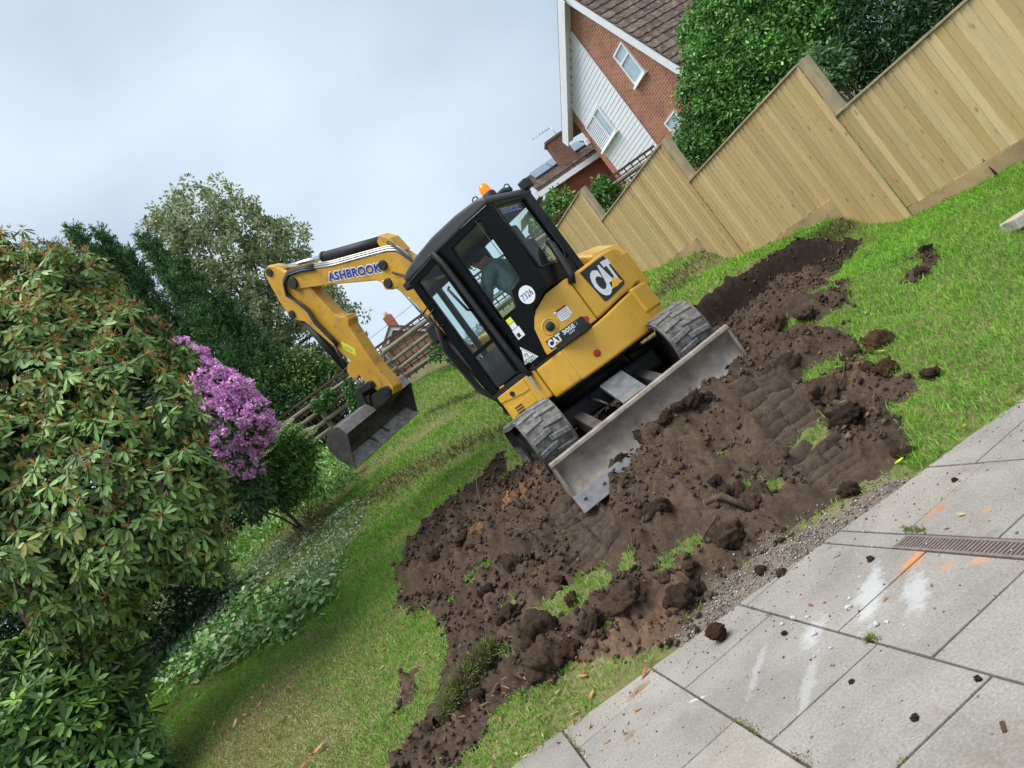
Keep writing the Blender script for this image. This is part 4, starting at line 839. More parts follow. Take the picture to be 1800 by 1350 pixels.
# ---- boom, stick, rams
part(MB().prism([(.48, .42), (.48, .95), (.70, 1.0), (1.0, .95), (1.0, .42)], fl, -.16, .16), 'swing_post', YEL2, bevel=.03)
bo = [(2.64, 3.71), (2.55, 3.745), (2.38, 3.685), (1.89, 3.42), (1.47, 3.205), (1.10, 3.03), (.97, 2.93), (.88, 2.72), (.81, 2.35), (.76, 1.9), (.71, 1.3), (.68, .78), (.78, .68), (.92, .74), (.98, 1.2), (1.06, 1.65), (1.14, 2.1), (1.21, 2.45), (1.31, 2.69), (1.46, 2.88), (2.09, 3.27), (2.53, 3.52), (2.63, 3.56), (2.66, 3.63)]
boom = part(MB().prism(bo, fl, -.12, .12), 'boom', YEL2, bevel=.012)
MB().prism([(1.16, 3.04), (1.14, 3.2), (1.05, 3.24), (.95, 3.12), (.92, 2.9)], fl, -.09, .09).obj('ram_bracket', YEL2, boom, bevel=.015)
MB().prism([(1.40, 2.84), (1.42, 2.72), (1.34, 2.66), (1.24, 2.62), (1.24, 2.75)], fl, -.13, .13).obj('ram_lug', YEL2, boom, bevel=.015)
for (f_, h_, r_) in ((2.56, 3.635, .075), (1.23, 2.94, .06), (1.32, 2.745, .06), (.80, .82, .07)):
    MB().cyl(P(f_, -.16, h_), P(f_, .155, h_), r_, 18).obj('pivot_pin', PIN, boom, bevel=.01)
ta = math.atan2(2.955 - 3.345, -(1.285 - 2.015)); tm = left_map(1.655, 3.145, .121, ta)
text('ASHBROOK', .89, .135, tm, DWHT, boom, offset=.075, spacing=1.08); text('ASHBROOK', .86, .108, left_map(1.655, 3.145, .1235, ta), DBLU, boom, offset=.038, spacing=1.08)
def ram(a, b_, l_, rb_, rr2, frac, name):
    A, B_ = Vector(P(a[0], l_, a[1])), Vector(P(b_[0], l_, b_[1])); Mx = A.lerp(B_, frac)
    o = part(MB().tube([A, Mx], rb_, 16), name, BLK2); MB().tube([Mx, Mx + (Mx - A).normalized() * .03], rb_ * 1.12, 16).obj('gland', PIN, o); MB().tube([Mx, B_], rr2, 14).obj('rod', CHR, o)
    for e, rr3 in ((A, rb_), (B_, rr2 * 1.9)): MB().cyl(e + Vector((-.05, 0, 0)), e + Vector((.05, 0, 0)), rr3 * 1.1, 14).obj('eye', PIN, o)
    return o
ram((1.08, 3.17), (2.79, 3.985), 0, .062, .034, .53, 'stick_ram'); ram((1.06, .72), (1.32, 2.75), .0, .062, .036, .62, 'boom_ram'); ram((2.93, 3.36), (2.745, 2.03), 0, .052, .028, .72, 'bucket_ram')
so = [(2.86, 4.06), (2.78, 4.07), (2.70, 4.0), (2.62, 3.86), (2.48, 3.76), (2.42, 3.62), (2.40, 3.45), (2.385, 3.3), (2.335, 2.98), (2.28, 2.9), (2.21, 2.87), (2.195, 2.80), (2.25, 2.74), (2.265, 2.45), (2.28, 2.16), (2.245, 1.80), (2.30, 1.73), (2.42, 1.74), (2.50, 1.90), (2.58, 2.06), (2.60, 2.2), (2.68, 2.18), (2.735, 2.26), (2.735, 2.35), (2.67, 2.40), (2.575, 2.42), (2.70, 2.79), (2.83, 3.20), (2.96, 3.32), (3.0, 3.42), (2.99, 3.64), (2.95, 3.89), (2.92, 4.02)]
stick = part(MB().prism(so, fl, -.095, .095), 'stick', YEL2, bevel=.012)
for (f_, h_, r_) in ((2.82, 3.99, .055), (2.93, 3.39, .055), (2.36, 1.82, .055), (2.50, 2.0, .05)):
    MB().cyl(P(f_, -.12, h_), P(f_, .118, h_), r_, 16).obj('pivot_pin', PIN, stick, bevel=.008)
MB().prism([(2.51, 2.68), (2.56, 2.60), (2.44, 2.40), (2.39, 2.48)], fl, .0955, .098).obj('label', DLIM, stick); text('305', .13, .045, left_map(2.475, 2.54, .0985, R(-58)), DGRY, stick)
hz_ = [(1.06, 3.04), (1.44, 3.22), (1.85, 3.41), (2.13, 3.57), (2.33, 3.69), (2.54, 3.78), (2.69, 3.75), (2.775, 3.62), (2.70, 3.44), (2.64, 3.26), (2.66, 3.09), (2.60, 2.81), (2.57, 2.67)]
for k, (dl, df) in enumerate(((.12, 0), (.14, -.035), (.10, .03))):
    part(MB().tube([P(f_ + (df if i > 4 else 0), dl, h_ + (df * .8 if i <= 5 else 0)) for i, (f_, h_) in enumerate(hz_[3:])], .017, 8), 'hose', HOSE)
    part(MB().tube([P(f_, dl - .02, h_ + df * .8 + .015) for f_, h_ in [(.86, 2.75), (.95, 2.96)] + hz_[:4]], .013, 8), 'hydraulic_pipe', PIPE)
part(MB().tube([P(.80, .14, 2.3), P(.84, .15, 2.7), P(.93, .14, 3.0), P(1.0, .1, 3.1), P(1.06, .05, 3.12)], .016, 8), 'hose', HOSE)
part(MB().tube([P(1.18, .135, 2.8), P(1.10, .15, 2.72), P(.98, .14, 2.55), P(.92, .13, 2.2)], .013, 8), 'hose', HOSE)
for k in range(3): part(MB().tube([P(1.08 - .03 * k, .05 + .05 * k, 2.2), P(1.22, .06 + .05 * k, 1.7), P(1.16, .08 + .04 * k, 1.1), P(.95, .1, .7)], .017, 8), 'hose', HOSE)
part(MB().box(P(1.22, .02, 1.95), (.16, .2, .24)), 'boom_lamp', BLK2, bevel=.03)
part(MB().tube([P(2.62, .11, 2.72), P(2.66, .12, 2.5), P(2.72, .1, 2.42)], .014, 8), 'hose', HOSE)
# links and coupler
part(MB().prism([(2.46, 2.02), (2.52, 1.96), (2.78, 2.0), (2.80, 2.06), (2.74, 2.09), (2.50, 2.06)], fl, -.135, .135), 'bucket_link', PIN, bevel=.012)
part(MB().prism([(2.72, 2.08), (2.80, 2.05), (2.86, 1.86), (2.82, 1.78), (2.74, 1.80), (2.70, 1.98)], fl, -.15, .15), 'bucket_link', PIN, bevel=.012)
part(MB().prism([(2.30, 1.86), (2.42, 1.90), (2.80, 1.90), (2.88, 1.82), (2.84, 1.74), (2.55, 1.70), (2.35, 1.72), (2.28, 1.78)], fl, -.11, .11), 'coupler', PIN, bevel=.015)
# bucket
bl = lambda p, w: P(p[0], w, p[1] + (.75 - w) * .137)
cur = [(2.745, 1.765), (2.85, 1.80), (2.97, 1.795), (3.07, 1.73), (3.115, 1.64), (3.11, 1.55), (3.06, 1.43), (2.985, 1.31), (2.92, 1.235)]
cc = np.array([2.9, 1.6]); inn = [tuple(np.array(p) + (cc - np.array(p)) / np.linalg.norm(cc - np.array(p)) * .018) for p in cur]
inn[-1] = (2.905, 1.243)
buck = part(MB().prism(cur + inn[::-1], bl, -.75, .75), 'bucket', BUCK, bevel=.002)
for w in (-.75, .735): MB().prism(cur[:1] + [(2.69, 1.635)] + cur[:0:-1], bl, w, w + .016).obj('side_plate', BUCK, buck, bevel=.003)
MB().prism([(2.738, 1.768), (2.76, 1.785), (2.715, 1.63), (2.685, 1.63)], bl, -.75, .751).obj('top_plate', EDGE, buck, bevel=.004)
MB().prism([(2.908, 1.238), (2.985, 1.325), (3.035, 1.41), (3.024, 1.414), (2.972, 1.335), (2.888, 1.246)], bl, -.733, .733).obj('bucket_lip', LIPM, buck)
for w in (-.12, .16): MB().prism([(2.93, 1.28), (2.985, 1.33), (3.05, 1.45), (3.02, 1.46), (2.96, 1.36)], bl, w - .008, w + .008).obj('floor_rib', BUCK, buck)
for w in (-.13, .10): MB().prism([(2.62, 1.84), (2.88, 1.86), (2.95, 1.78), (2.72, 1.70)], bl, w, w + .03).obj('hanger_ear', PIN, buck, bevel=.01)

# ================================================================== OPERATOR
def skin_person():
    # joints in the machine's own axes (forward, left, height)
    J = dict(pel=(-.36, .52, 1.30, .15), wst=(-.34, .52, 1.46, .145), chest=(-.27, .52, 1.74, .165), shc=(-.22, .52, 1.93, .125), neck=(-.14, .52, 2.03, .06), head=(-.09, .52, 2.11, .078), crown=(-.09, .52, 2.20, .088), brow=(-.035, .52, 2.15, .055),
             shl=(-.21, .72, 1.90, .075), ell=(-.06, .79, 1.66, .052), wrl=(.02, .80, 1.49, .034), hal=(.035, .80, 1.44, .036), shr=(-.21, .32, 1.90, .075), elr=(-.07, .25, 1.66, .052), wrr=(.02, .24, 1.50, .034), har=(.04, .24, 1.46, .036),
             hil=(-.34, .62, 1.27, .10), knl=(.10, .64, 1.26, .07), anl=(.20, .63, .98, .045), tol=(.32, .63, .95, .035), hir=(-.34, .42, 1.27, .10), knr=(.10, .40, 1.26, .07), anr=(.20, .40, .98, .045), tor=(.32, .40, .95, .035))
    E_ = [('pel', 'wst'), ('wst', 'chest'), ('chest', 'shc'), ('shc', 'neck'), ('neck', 'head'), ('head', 'crown'), ('head', 'brow'), ('shc', 'shl'), ('shl', 'ell'), ('ell', 'wrl'), ('wrl', 'hal'), ('shc', 'shr'), ('shr', 'elr'), ('elr', 'wrr'), ('wrr', 'har'), ('pel', 'hil'), ('hil', 'knl'), ('knl', 'anl'), ('anl', 'tol'), ('pel', 'hir'), ('hir', 'knr'), ('knr', 'anr'), ('anr', 'tor')]
    for s, l_ in (('l', .80), ('r', .24)):
        for k, (dl, ln) in enumerate(((-.028, .045), (-.01, .055), (.01, .058), (.028, .05))):
            J['f%d%s' % (k, s)] = (.065, l_ + dl, 1.425, .0105); J['g%d%s' % (k, s)] = (.075 - .012, l_ + dl, 1.425 - ln * .7, .009); E_ += [('ha' + s, 'f%d%s' % (k, s)), ('f%d%s' % (k, s), 'g%d%s' % (k, s))]
        J['t' + s] = (.05, l_ - .045 if s == 'l' else l_ + .045, 1.455, .011); E_.append(('ha' + s, 't' + s))
    names = list(J); me = bpy.data.meshes.new('person'); me.from_pydata([P(*J[n][:3]) for n in names], [(names.index(a), names.index(c)) for a, c in E_], [])
    o = bpy.data.objects.new('person', me); COL.objects.link(o); o.modifiers.new('skin', 'SKIN'); sv = me.skin_vertices[0].data
    for i, n in enumerate(names): r_ = J[n][3]; sv[i].radius = (r_, r_ * (.8 if n in ('pel', 'wst', 'chest', 'shc') else 1)); sv[i].use_root = (n == 'pel')
    sub = o.modifiers.new('sub', 'SUBSURF'); sub.levels = sub.render_levels = 2
    dg = bpy.context.evaluated_depsgraph_get(); m2 = bpy.data.meshes.new_from_object(o.evaluated_get(dg)); bpy.data.objects.remove(o); return m2
SHIRT = plain('grey_shirt', (.20, .27, .265), .9, var=.25, vscale=14, bmp=.3, bscale=25); SKN = plain('skin', (.42, .22, .15), .55, var=.1); TRS = plain('dark_trousers', (.02, .022, .03), .9, var=.3); HAIR = plain('dark_hair', (.012, .011, .011), .7, var=.3)
pm = skin_person(); pm.materials.clear()
for mm in (SHIRT, SKN, TRS): pm.materials.append(mm)
for p in pm.polygons:
    c = p.center; f_, l_, h_ = c.y, -c.x, c.z
    arm = l_ > .70 or l_ < .34
    p.material_index = 1 if (h_ > 2.01 or (arm and h_ < 1.71 and f_ > -.11 and h_ > 1.30)) else (2 if h_ < 1.40 else 0); p.use_smooth = True
op = link(bpy.data.objects.new('person', pm), None, None, 'seated operator in a dark grey-green shirt leaning forward inside the excavator cab', 'person')
op.location = ex.location; op.rotation_euler = ex.rotation_euler
hm = MB().lathe([(.0, .115), (.045, .108), (.080, .078), (.100, .03), (.101, -.02), (.092, -.05), (.085, -.052)], P(-.105, .52, 2.145), 20, Matrix.Rotation(R(18), 3, 'X')); hm.obj('hair', HAIR, op)
MB().prism([(.02, 2.19), (.02, 2.165), (.085, 2.13), (.085, 2.14)], fl, .45, .59).obj('cap_peak', HAIR, op, bevel=.006)
for s in (-1, 1):
    MB().lathe([(0, .011), (.009, .006), (.011, 0), (.009, -.006), (0, -.011)], P(.012, .52 + s * .034, 2.135), 8).obj('eye', DBLK, op); MB().lathe([(0, .03), (.012, .018), (.014, 0), (.01, -.02), (0, -.03)], P(-.085, .52 + s * .083, 2.11), 8).obj('ear', SKN, op)
MB().tube([P(.02, .52, 2.14), P(.035, .52, 2.105), P(.015, .52, 2.09)], [.008, .015, .008], 8).obj('nose', SKN, op); MB().tube([P(.006, .49, 2.068), P(.012, .52, 2.066), P(.006, .55, 2.068)], .005, 6).obj('mouth', plain('lips', (.3, .12, .1), .6), op)
# ================================================================== PLANTS
def unit(v): return v / np.maximum(np.linalg.norm(v, axis=-1, keepdims=True), 1e-9)
CAMP = np.array([0, 0, EYE])
def rnd(n): return unit(rng.normal(size=(n, 3)))
def leaves(P_, A, N_, L, W, C, fold=.12, droop=.15):
    """kite leaves folded on the midrib: points (n,3), axis, normal -> verts, quads, colours"""
    n = len(P_); A = unit(A); S_ = unit(np.cross(A, N_)); U_ = np.cross(S_, A); L = np.broadcast_to(L, (n,))[:, None]; W = np.broadcast_to(W, (n,))[:, None]
    def at(t, w, u): return P_ + A * L * t + S_ * W * w + U_ * (W * u - L * droop * t * t)
    V_ = np.stack([at(0, 0, 0), at(.55, 0, -fold), at(1, 0, 0), at(.3, .36, 0), at(.72, .46, 0), at(.3, -.36, 0), at(.72, -.46, 0)], 1).reshape(-1, 3); k = np.arange(n)[:, None] * 7
    F_ = np.concatenate([k + np.array([t_]) for t_ in ((0, 1, 3), (3, 1, 4), (1, 2, 4), (0, 5, 1), (5, 6, 1), (1, 6, 2))], 0)
    return V_, F_, np.repeat(C, 7, 0)
def kites(P_, A, N_, L, W, C):
    n = len(P_); A = unit(A); S_ = unit(np.cross(A, N_)); L = np.broadcast_to(L, (n,))[:, None]; W = np.broadcast_to(W, (n,))[:, None]
    V_ = np.stack([P_, P_ + A * L * .45 + S_ * W * .5, P_ + A * L, P_ + A * L * .45 - S_ * W * .5], 1).reshape(-1, 3)
    k = np.arange(n)[:, None] * 4
    return V_, np.concatenate([k + np.array([[0, 1, 2]]), k + np.array([[0, 2, 3]])], 0), np.repeat(C, 4, 0)
def cat(*ms):
    V_, F_, C_ = [], [], []; o = 0
    for v, f, c in ms: V_.append(v); F_.append(f + o); C_.append(c); o += len(v)
    return np.concatenate(V_), np.concatenate(F_), np.concatenate(C_)
def pick(n, cols, jit=.18):
    cols = np.array(cols); w = cols[:, 3] / cols[:, 3].sum(); c = cols[rng.choice(len(cols), n, p=w), :3]
    return np.clip(c * (1 + rng.normal(0, jit, (n, 1))), .004, .9)
def lobes_px(L): return [(aty(px, py, y), r * y / FPX) for px, py, y, r in L]
def shell(lobes, n, depth=.25, cull=.75, inside=.80, squash=1.0):
    """points through the outer skin of a cluster of lobes, with outward directions"""
    c = np.array([l[0] for l in lobes]); r = np.array([l[1] for l in lobes]); w = r ** 2 / (r ** 2).sum(); P_, D_ = [], []
    tot = 0
    while tot < n:
        k = rng.choice(len(r), 3000, p=w); d = rnd(3000); bumps = 1 + .13 * np.sin(d[:, 0] * 5 + k) * np.sin(d[:, 2] * 6 + k * 2.1) + .08 * np.sin(d[:, 1] * 13 + k)
        rad = r[k] * bumps * (1 - depth * rng.random(3000) ** 1.6); p = c[k] + d * rad[:, None] * np.array([1, 1, squash])
        dist = np.linalg.norm(p[:, None] - c[None], axis=2) / r[None]; dist[np.arange(3000), k] = 9
        ok = dist.min(1) > inside
        back = (d * unit(CAMP - p)).sum(1) < -.25; ok &= ~(back & (rng.random(3000) < cull)); ok &= p[:, 2] > base(p[:, 0], p[:, 1]) + .05
        P_.append(p[ok]); D_.append(d[ok]); tot += ok.sum()
    return np.concatenate(P_)[:n], np.concatenate(D_)[:n]
def rosettes(P_, D_, nl, L, W, cols, spread=(.9, 1.7), droop=.25):
    """whorls of long leaves round each shoot tip"""
    n = len(P_); ax = unit(D_ + np.array([0, 0, .55]) + rng.normal(0, .25, (n, 3))); t1 = unit(np.cross(ax, rnd(n))); t2 = np.cross(ax, t1); out = []
    light = pick(n, cols, .15)
    for i in range(nl):
        a = 2 * math.pi * (i + rng.random(n) * .5) / nl; th_ = rng.uniform(*spread, n); rad = t1 * np.cos(a)[:, None] + t2 * np.sin(a)[:, None]
        A = ax * np.cos(th_)[:, None] + rad * np.sin(th_)[:, None] - np.array([0, 0, droop]); Nn = ax + rng.normal(0, .15, (n, 3))
        out.append((P_ + A * .01, unit(A), Nn, L * rng.uniform(.55, 1.25, n), W * rng.uniform(.75, 1.2, n), light * rng.uniform(.82, 1.18, (n, 1))))
    keep = rng.random(n * nl) > .22
    return [np.concatenate([o[k] for o in out])[keep] for k in range(6)]
LEAF_MESH = {}
def leaf_parts(parent, Ls, count, mats):
    """the nearest leaves as pieces of their own (shared meshes), the rest as one mass"""
    P_, A, N_, L, W, C = Ls; face = (unit(CAMP - P_) * unit(np.cross(A, np.cross(A, N_)))).sum(1)
    d = np.linalg.norm(P_ - CAMP, axis=1); inview = (np.abs(P_[:, 0] / P_[:, 1] + .62) < .28); order = np.argsort(d + np.where(inview, 0, 50)); near = order[:count]; rest = order[count:]
    for i in near:
        key = (mats, int(rng.integers(4)))
        if key not in LEAF_MESH:
            c = pick(1, {'rhodo': RH, 'young': RY}[mats], .1); v, f, cc = leaves(np.zeros((1, 3)), np.array([[0., 1, 0]]), np.array([[0., 0, 1]]), 1.0, .30, c); LEAF_MESH[key] = npmesh('leaf', v, f, M_leaf, cols={'tint': cc})
        o = bpy.data.objects.new('leaf', LEAF_MESH[key]); COL.objects.link(o); o.parent = parent
        a = Vector(A[i]); s_ = a.cross(Vector(N_[i])).normalized(); u_ = s_.cross(a); Mx = Matrix((s_, a, u_)).transposed().to_4x4()
        o.matrix_local = Matrix.Translation(Vector(P_[i]) - parent.location) @ Mx @ Matrix.Scale(float(L[i]), 4)
    return [x[rest] for x in Ls]
def mass(name, m_, parent, mat=None, kind='stuff', **kw):
    v, f, c = m_; v = v - (np.array(parent.location) if parent is not None else 0)
    return npobj(name, v, f, mat or M_leaf, parent, cols={'tint': c}, kind=kind, **kw)
def limb(mb, pts, r0, r1, n=7):
    k = len(pts); mb.tube(pts, [r0 + (r1 - r0) * i / (k - 1) for i in range(k)], n)
def branches(root, tips, r0, parent, name='branch', mat=None, each=True):
    loc = Vector(parent.location)
    for t in tips:
        t = Vector(t); s_ = Vector(root); mid = s_.lerp(t, .5) + Vector((random.uniform(-.1, .1), random.uniform(-.1, .1), random.uniform(.0, .2))) * (t - s_).length * .5
        mb = MB(); limb(mb, [s_ - loc, s_.lerp(mid, .5) - loc + Vector((.02, 0, .03)), mid - loc, t.lerp(mid, .4) - loc, t - loc], r0, r0 * .25, 6); mb.obj(name, mat or M_bark, parent)

# ---- big spent rhododendron on the left
RH = [(.205, .335, .09, 3), (.145, .25, .06, 3), (.085, .16, .04, 2.2), (.31, .45, .15, 2.0), (.35, .37, .11, .8)]
RY = [(.15, .29, .06, 3), (.09, .19, .045, 3), (.30, .50, .09, 1.5), (.055, .12, .032, 2)]
lob = lobes_px([(10, 520, 8.6, 115), (110, 560, 8.4, 120), (200, 620, 8.2, 95), (50, 680, 7.9, 150), (185, 720, 7.7, 125), (275, 740, 7.6, 85), (40, 830, 7.5, 150), (190, 850, 7.3, 130), (300, 860, 7.3, 95), (100, 950, 7.2, 110), (225, 955, 7.1, 95), (330, 945, 7.2, 62), (20, 950, 7.4, 110), (-60, 700, 8.2, 180), (310, 630, 8.4, 30), (360, 985, 7.3, 32), (180, 1040, 7.2, 55), (120, 1085, 7.4, 55), (215, 1085, 7.5, 42), (95, 1130, 7.6, 40), (160, 1130, 7.6, 40)])
rp_ = ghit(100, 1130); rb_ = thing('rhododendron_bush', 'tall green rhododendron with rusty spent flower heads filling the left edge', 'bush', (-6.0, 9.0, gz(-6.0, 9.0)))
p, d = shell(lob, 5200, .30, .8, .76, 1); gap = vnoise(p[:, 0] * 2.1 + p[:, 1] * .7, p[:, 2] * 2.1 - p[:, 1] * .6, 71) + .4 * vnoise(p[:, 0] * 5 + p[:, 1], p[:, 2] * 5, 72); p, d = p[gap > .38], d[gap > .38]; LS = rosettes(p, d, 9, .128, .040, RH, (1.0, 2.2), .55); LS = leaf_parts(rb_, LS, 300, 'rhodo'); m1 = leaves(*LS)
p2, d2 = shell([(c, r * .8) for c, r in lob], 1700, .4, .6, .4); m2 = leaves(*rosettes(p2, d2, 8, .16, .05, [(.04, .07, .025, 1), (.06, .10, .04, 1)]))  # inner leaves coloured darker, shade within the crown put into their tint
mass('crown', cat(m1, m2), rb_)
# spent flower heads: rusty stalks fanned above the whorls
k = rng.random(len(p)) < np.interp(p[:, 2], [2.5, 3.6, 5.0], [.2, .4, .62]); q = p[k] + d[k] * .02; n = len(q); sp_ = []
for i in range(11):
    A = unit(d[k] * .8 + np.array([0, 0, .7]) + rng.normal(0, .75, (n, 3))); sp_.append(kites(q, A, rnd(n), rng.uniform(.04, .10, n), .009, pick(n, [(.46, .20, .07, 3), (.52, .33, .12, 2.4), (.30, .09, .035, 1.5), (.5, .44, .18, 1)], .2)))
mass('spent_flower_heads', cat(*sp_), rb_)
M_trunk = plain('rhododendron_bark', (.055, .03, .02), .9, var=.4, vscale=7, bmp=.6, bscale=22)
loc = Vector(rb_.location)
for a, b_, r0 in (((-6.0, 9.0, gz(-6, 9) - .1), tuple(aty(45, 1000, 8.6)), .17), ((-6.15, 8.95, gz(-6.15, 8.95) - .1), tuple(aty(10, 1010, 8.7)), .14), ((-5.9, 9.1, gz(-5.9, 9.1) - .1), tuple(aty(130, 960, 8.4)), .10)):
    a, b_ = Vector(a), Vector(b_); mb = MB(); limb(mb, [a - loc, a.lerp(b_, .35) - loc + Vector((.05, 0, .05)), a.lerp(b_, .7) - loc, b_ - loc, b_ - loc + Vector((.1, 0, .6))], r0, r0 * .6, 10); mb.obj('trunk', M_trunk, rb_)
branches(aty(60, 990, 8.5), [c for c, r in lob[:14]], .06, rb_, mat=M_trunk)
M_twig = plain('grey_twig', (.28, .24, .20), .9, var=.3, vscale=20)
for pts in ([(240, 1000), (262, 1015), (285, 1025), (315, 1030)], [(250, 978), (290, 978), (330, 990), (345, 985)], [(15, 1045), (40, 1035), (55, 1020), (60, 1000)], [(60, 925), (85, 910), (120, 920), (150, 915)], [(85, 880), (100, 905), (140, 908)]):
    mb = MB(); limb(mb, [Vector(aty(*q_, 6.95)) - loc for q_ in pts], .011, .006, 6); mb.obj('twig', M_twig, rb_)
# ---- young growth below it, bottom-left corner
lob = lobes_px([(70, 1180, 7.6, 75), (30, 1250, 7.4, 110), (150, 1220, 7.5, 75), (130, 1310, 7.2, 110), (215, 1300, 7.2, 60), (40, 1340, 7.0, 120), (190, 1375, 7.0, 90), (225, 1180, 7.8, 42), (245, 1340, 7.1, 45)])
yb = thing('young_rhododendron', 'low rhododendron with fresh light green shoots in the bottom left corner', 'bush', (-5.4, 7.4, gz(-5.4, 7.4)))
p, d = shell(lob, 620, .3, .8, .75); LS = rosettes(p, d, 9, .17, .045, RY, (.8, 1.6), .1); LS = leaf_parts(yb, LS, 300, 'young')
p2, d2 = shell([(c, r * .75) for c, r in lob], 420, .4, .8, .4); mass('crown', cat(leaves(*LS), leaves(*rosettes(p2, d2, 8, .16, .045, [(.03, .065, .02, 1), (.05, .09, .03, 1)]))), yb)  # inner whorls tinted dark to paint the shade inside the bush
branches((-5.4, 7.5, gz(-5.4, 7.5)), [c for c, r in lob], .03, yb)
# ---- rhododendron in flower
lob = lobes_px([(314, 645, 11.6, 42), (349, 690, 11.5, 52), (399, 705, 11.5, 45), (429, 750, 11.4, 45), (379, 755, 11.3, 55), (334, 730, 11.6, 45), (404, 800, 11.4, 45), (369, 815, 11.5, 40), (284, 640, 11.8, 30), (444, 735, 11.5, 30)]); low = lobes_px([(409, 850, 11.6, 45), (364, 860, 11.6, 45), (444, 850, 11.7, 38), (394, 890, 11.6, 42), (434, 890, 11.6, 35), (339, 820, 11.8, 40)])
pb = thing('flowering_rhododendron', 'rhododendron covered in mauve-pink flowers beside the spent one', 'bush', (-3.9, 12.3, gz(-3.9, 12.3)))
p, d = shell(lob, 560, .15, .85, .82); m1 = leaves(*rosettes(p - d * .05, d, 8, .15, .05, [(.07, .13, .045, 2), (.11, .17, .07, 1)], (1.1, 1.9), .3)); pl_, dl_ = shell(low, 260, .3, .8, .7); mass('crown', cat(m1, leaves(*rosettes(pl_, dl_, 8, .15, .05, [(.07, .13, .045, 2), (.10, .17, .06, 1), (.045, .09, .03, 1)], (1.1, 1.9), .3))), pb)
k = rng.random(len(p)) < np.clip(.75 + .5 * (p[:, 2] - 3.6), .4, .98); q, dq = p[k], unit(d[k] + np.array([0, 0, .4])); fl_ = []
for i in range(34):
    o_ = unit(dq + rng.normal(0, .62, q.shape)); c0 = q + dq * .02 + o_ * rng.uniform(.055, .085, (len(q), 1)); A = unit(o_ * .35 + rnd(len(q)))
    fl_.append(kites(c0, A, o_ + rng.normal(0, .3, q.shape), .055, .045, pick(len(q), [(.86, .41, .79, 3), (.92, .60, .89, 2.6), (.73, .25, .66, 1.2)], .13)))
mass('flower_trusses', cat(*fl_), pb)
branches((-4.1, 12.4, gz(-4.1, 12.4)), [c for c, r in low[:3]], .02, pb)
# ---- dark conifers
def conifer(tx, ty, Y, zb, rad, label, extra=(), n=2300):
    tops = [aty(tx, ty, Y)] + [aty(a, b_, Y + dy) for a, b_, dy in extra]
    t = thing('conifer_tree', label, 'tree', (tops[0][0], Y, zb), 0, 'dark conifers behind the rhododendrons'); ms = []
    for i, tp in enumerate(tops):
        H = tp[2] - zb; nn = n if i == 0 else n * 2 // 3; u_ = np.where(rng.random(nn) < .13, .16 * rng.random(nn), rng.random(nn) ** .62); a = rng.uniform(0, 2 * math.pi, nn); rr_ = 1.12 * rad * (u_ ** 1.2) * (1 + .22 * np.sin(a * 3 + u_ * 17 + i)) * (1 - .6 * rng.random(nn) ** 1.5) * (.75 if i else 1); zz = tp[2] - u_ * H
        q = np.stack([tp[0] + rr_ * np.cos(a), tp[1] + rr_ * np.sin(a), zz], 1); o_ = np.stack([np.cos(a), np.sin(a), np.zeros(nn)], 1)
        keep = ~(((o_ * unit(CAMP - q)).sum(1) < -.3) & (rng.random(nn) < .7)); q, o_, u2 = q[keep], o_[keep], u_[keep]
        sel = rng.random(len(q)) < .42; q, o_ = q[sel], o_[sel]; per = 44; m_ = len(q); lean = unit(o_ * .8 + np.array([0, 0, .8]) + rng.normal(0, .25, q.shape)); tone = np.repeat(rng.uniform(.55, 1.5, (m_, 1)), per, 0)
        t_ = rng.random((m_ * per, 1)); c0 = np.repeat(q, per, 0) + np.repeat(lean, per, 0) * (t_ * .42 - .12) + rng.normal(0, .055, (m_ * per, 3)) * (1.25 - t_); A = unit(np.repeat(lean, per, 0) + rng.normal(0, .55, c0.shape)); ms.append(kites(c0, A, rnd(len(c0)), rng.uniform(.045, .10, len(c0)), rng.uniform(.02, .034, len(c0)), np.clip(pick(len(c0), [(.06, .145, .045, 3), (.095, .20, .06, 2), (.035, .09, .032, 2), (.14, .25, .085, .8)], .15) * tone, .004, .5)))
        mb = MB(); b0 = Vector((tp[0], tp[1], zb - .2)) - Vector(t.location); e0 = Vector(tp) - Vector(t.location); limb(mb, [b0, b0.lerp(e0, .5), e0 - Vector((0, 0, .15))], .13 if i == 0 else .07, .015); mb.obj('trunk', M_bark, t)
    mass('foliage', cat(*ms), t)
conifer(130, 404, 19.4, 4.0, 1.3, 'leftmost dark conifer rising behind the spent rhododendron', [(92, 432, .3), (60, 470, .2), (108, 440, -.3)])
conifer(174, 408, 19.8, 4.0, 1.25, 'dark conifer with a narrow tip, second from the left', [(198, 438, .2), (150, 430, .3)])
conifer(252, 418, 19.6, 4.0, 1.35, 'dark conifer standing just left of the pale broad tree', [(276, 441, .3), (222, 444, .1)])
conifer(318, 466, 19.2, 4.0, 1.15, 'dark conifer in front of the pale broad tree, behind the mauve flowers', [(298, 490, -.4), (345, 512, -.3)], 2000)
conifer(385, 525, 19.0, 4.0, .95, 'dark conifer nearest the excavator arm', [(352, 540, -.5)], 1700)
